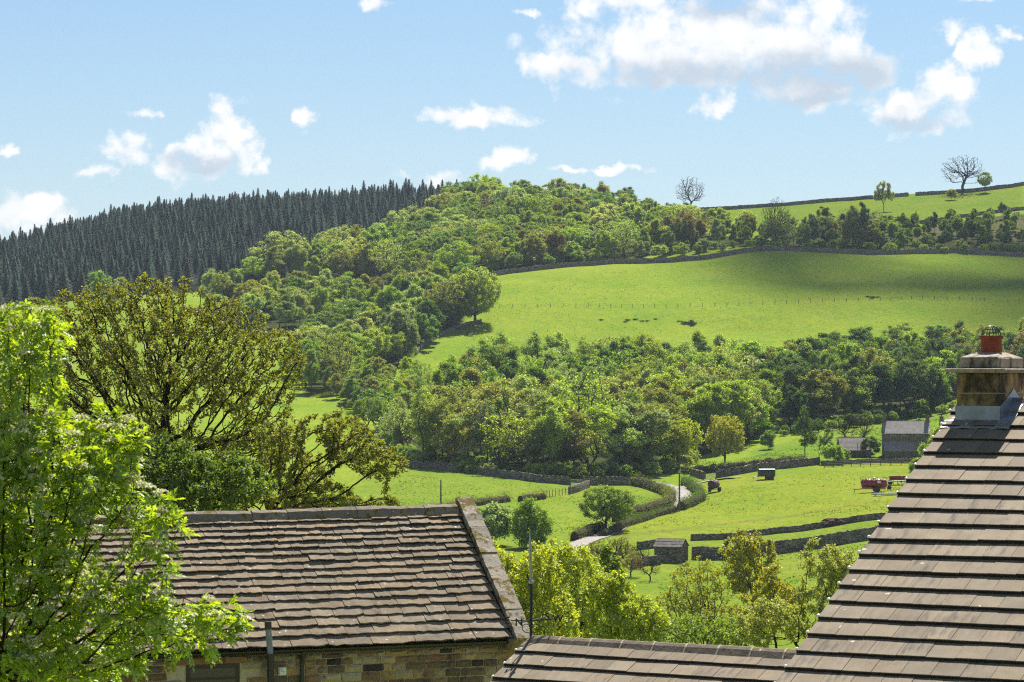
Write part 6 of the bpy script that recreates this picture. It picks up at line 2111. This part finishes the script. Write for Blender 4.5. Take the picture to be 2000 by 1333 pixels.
# ---- flowering rowan close to the camera
def rowan():
    r = np.random.default_rng(401)
    Y = 20.5; m = Y / F
    bx = (-40 - 1000) * m; bz = float(ground(bx, Y)); base = Vector((bx, Y, bz))
    ells = [(40, 690, 95, 100), (70, 950, 180, 160), (215, 890, 65, 100), (300, 1010, 70, 55), (30, 1180, 190, 160), (250, 1190, 120, 75), (420, 1205, 80, 25), (90, 1290, 200, 55), (350, 1262, 75, 20), (300, 1100, 60, 40)]
    att = []
    for cx, cyp, rx, ry in ells:
        c = np.array([(cx - 1000) * m - bx, r.uniform(-.2, .2), (HY - cyp) * m - bz])
        att.append(shell(r, int(20 + rx * ry / 15), c, (rx * m, min(.8, rx * m), ry * m), 2.4))
    att = np.concatenate(att)
    tt = (HY - 1560) * m - bz
    n = int(tt / .1)
    trunk = [(0, 0, -.2)] + [(.12 * math.sin(i * .05), .1 * math.sin(i * .07), tt * i / n) for i in range(1, n + 1)]
    pos, par = colonise(r, att, trunk, .065, .065 * 10, .065 * 1.7, 160, up=.05, jit=.13)
    rad, main = radii(pos, par, .0030, n=2.3, rmax=.07)
    V, Fs = limb_arrays(pos, par, rad, main, thin=.008, kbig=6, ksmall=4)
    t = thing('rowan_tree', 'bright green flowering rowan with feathery leaves at the left edge, in front of the cottage', 'tree', base)
    fast_part('trunk', mesh_np('rowan_trunk', V, Fs, [M['bark_dark']], smooth=True), t, Matrix.Identity(4))
    d = np.zeros_like(pos); ok = par >= 0; d[ok] = pos[ok] - pos[par[ok]]; d /= np.linalg.norm(d, axis=1)[:, None] + 1e-9
    ti = np.nonzero((rad <= .0030 * 1.5) & (np.arange(len(rad)) > n + 1))[0]
    ends = np.nonzero(rad <= .0030 * 1.001)[0]
    oi = np.repeat(ti, r.poisson(2.6, len(ti)), 0)
    N = len(oi)
    o = pos[oi]
    dv = d[oi] * .6 + r.normal(0, .75, (N, 3)); dv[:, 2] += .05; dv /= np.linalg.norm(dv, axis=1)[:, None]
    nr = r.normal(0, .45, (N, 3)); nr[:, 2] += 1.0
    nr -= (nr * dv).sum(1)[:, None] * dv; nr /= np.linalg.norm(nr, axis=1)[:, None]
    sd = np.cross(nr, dv)
    L = r.uniform(.09, .155, N)
    Vs, Fs_ = [], []
    cnt = 0
    for k in range(13):
        if k == 12: tpos, s = 1.0, 0.0
        else: tpos, s = .2 + .8 * (k // 2) / 6.0, (1 if k % 2 else -1)
        bp = o + dv * (L * tpos)[:, None] - np.array([0, 0, 1]) * (L * tpos ** 2 * .28)[:, None]
        ld = dv * (.55 if s else 1.0) + sd * s * .85 - np.array([0, 0, .22]) + r.normal(0, .12, (N, 3)); ld /= np.linalg.norm(ld, axis=1)[:, None]
        wv = np.cross(nr, ld); wv /= np.linalg.norm(wv, axis=1)[:, None] + 1e-9
        ll = (L * .36 * r.uniform(.85, 1.15, N))[:, None]; ww = ll * .25
        p0 = bp; p1 = bp + ld * ll * .45 + wv * ww + nr * ww * .4; p2 = bp + ld * ll - nr * ll * .06; p3 = bp + ld * ll * .45 - wv * ww + nr * ww * .4
        Vs.append(np.stack([p0, p1, p2, p3], 1).reshape(-1, 3))
        q = np.arange(N)[:, None] * 4 + cnt
        Fs_ += [q + np.array([[0, 1, 2]]), q + np.array([[0, 2, 3]])]
        cnt += N * 4
    fast_part('crown', mesh_np('rowan_crown', np.concatenate(Vs), [np.concatenate(Fs_)], [M['leaf_rowan']]), t, Matrix.Identity(4), (0.26, 0.37, 0.042))
    # flat-topped blossom heads at some shoot ends
    pick = ends[r.random(len(ends)) < .28]
    cs = []
    for e in pick:
        R_ = r.uniform(.045, .08)
        k = 80
        a = r.uniform(0, 6.283, k); q = np.sqrt(r.random(k)) * R_
        cs.append(pos[e] + np.array([0, 0, .05]) + np.stack([q * np.cos(a), q * np.sin(a), .028 * (1 - (q / R_) ** 2) + r.normal(0, .006, k)], 1))
    c = np.concatenate(cs)
    V, Fq = leaf_quads(r, c, .017, up=.8, aspect=.95)
    fast_part('blossom', mesh_np('rowan_blossom', V, [Fq], [M['flower']]), t, Matrix.Identity(4), (0.66, 0.64, 0.40))
    print('rowan', len(pos), N, len(pick))


rowan()

# ------------------------------------------------------------------ tussocks over the pastures
def tussocks(poly, n, size, col, seed):
    r = np.random.default_rng(seed)
    pts = [g(x, y) for x, y in poly]
    x0, x1 = min(p.x for p in pts), max(p.x for p in pts); y0, y1 = min(p.y for p in pts), max(p.y for p in pts)
    X = r.uniform(x0, x1, n * 4); Y = r.uniform(y0, y1, n * 4)
    dn = vnoise(X / 9, Y / 9, seed) + .6 * vnoise(X / 2.5, Y / 2.5, seed + 1)
    ok = r.random(len(X)) < np.clip(.25 + dn * 1.1, .03, 1)
    X, Y = X[ok], Y[ok]; Z = ground(X, Y)
    ok = inpoly(1000 + F * X / Y, HY - F * Z / Y, poly)
    c = np.stack([X[ok], Y[ok], Z[ok] + size * .14], 1)[:n]
    V, Fq = leaf_quads(r, c, size, up=1.3, aspect=.9)
    o = part('grass', mesh_np('grass', V, [Fq], [M['leaf_far']]), None, None, col)
    tag(o, kind='stuff')


tussocks([(1200, 1046), (1330, 1000), (1380, 965), (1480, 938), (1700, 912), (1830, 905), (1800, 1000), (1440, 1045)], 5000, .28, (0.225, 0.25, 0.04), 61)
tussocks([(760, 1000), (780, 930), (880, 925), (1110, 955), (1240, 955), (1290, 985), (1190, 1010), (1120, 1045), (900, 1010)], 4000, .28, (0.14, 0.215, 0.03), 62)
tussocks([(970, 540), (1300, 518), (1500, 496), (2000, 506), (2000, 620), (1500, 660), (1000, 670), (820, 710), (900, 645)], 8000, .42, (0.25, 0.30, 0.05), 63)
tussocks([(1460, 895), (1640, 850), (1860, 808), (1860, 860), (1700, 890)], 5000, .4, (0.13, 0.21, 0.03), 64)
tussocks([(1280, 1130), (1400, 1095), (1740, 1058), (1740, 1100), (1300, 1200)], 5000, .3, (0.12, 0.19, 0.03), 65)

# ------------------------------------------------------------------ haze over the valley
hm = bpy.data.materials.new('haze'); hm.use_nodes = True; hm.node_tree.nodes.clear()
ht = NT(hm.node_tree); ho = ht.n('ShaderNodeOutputMaterial')
pv = ht.n('ShaderNodeVolumePrincipled', {'Color': (0.72, 0.85, 1.0, 1), 'Density': HAZE, 'Anisotropy': 0.0})
ht.t.links.new(pv.outputs[0], ho.inputs['Volume'])
mb = MB(); mb.box(-1500, 1500, -90, 3100, -60, 125)
hz = part('haze', mb.mesh('haze', hm), None)
tag(hz, kind='stuff')
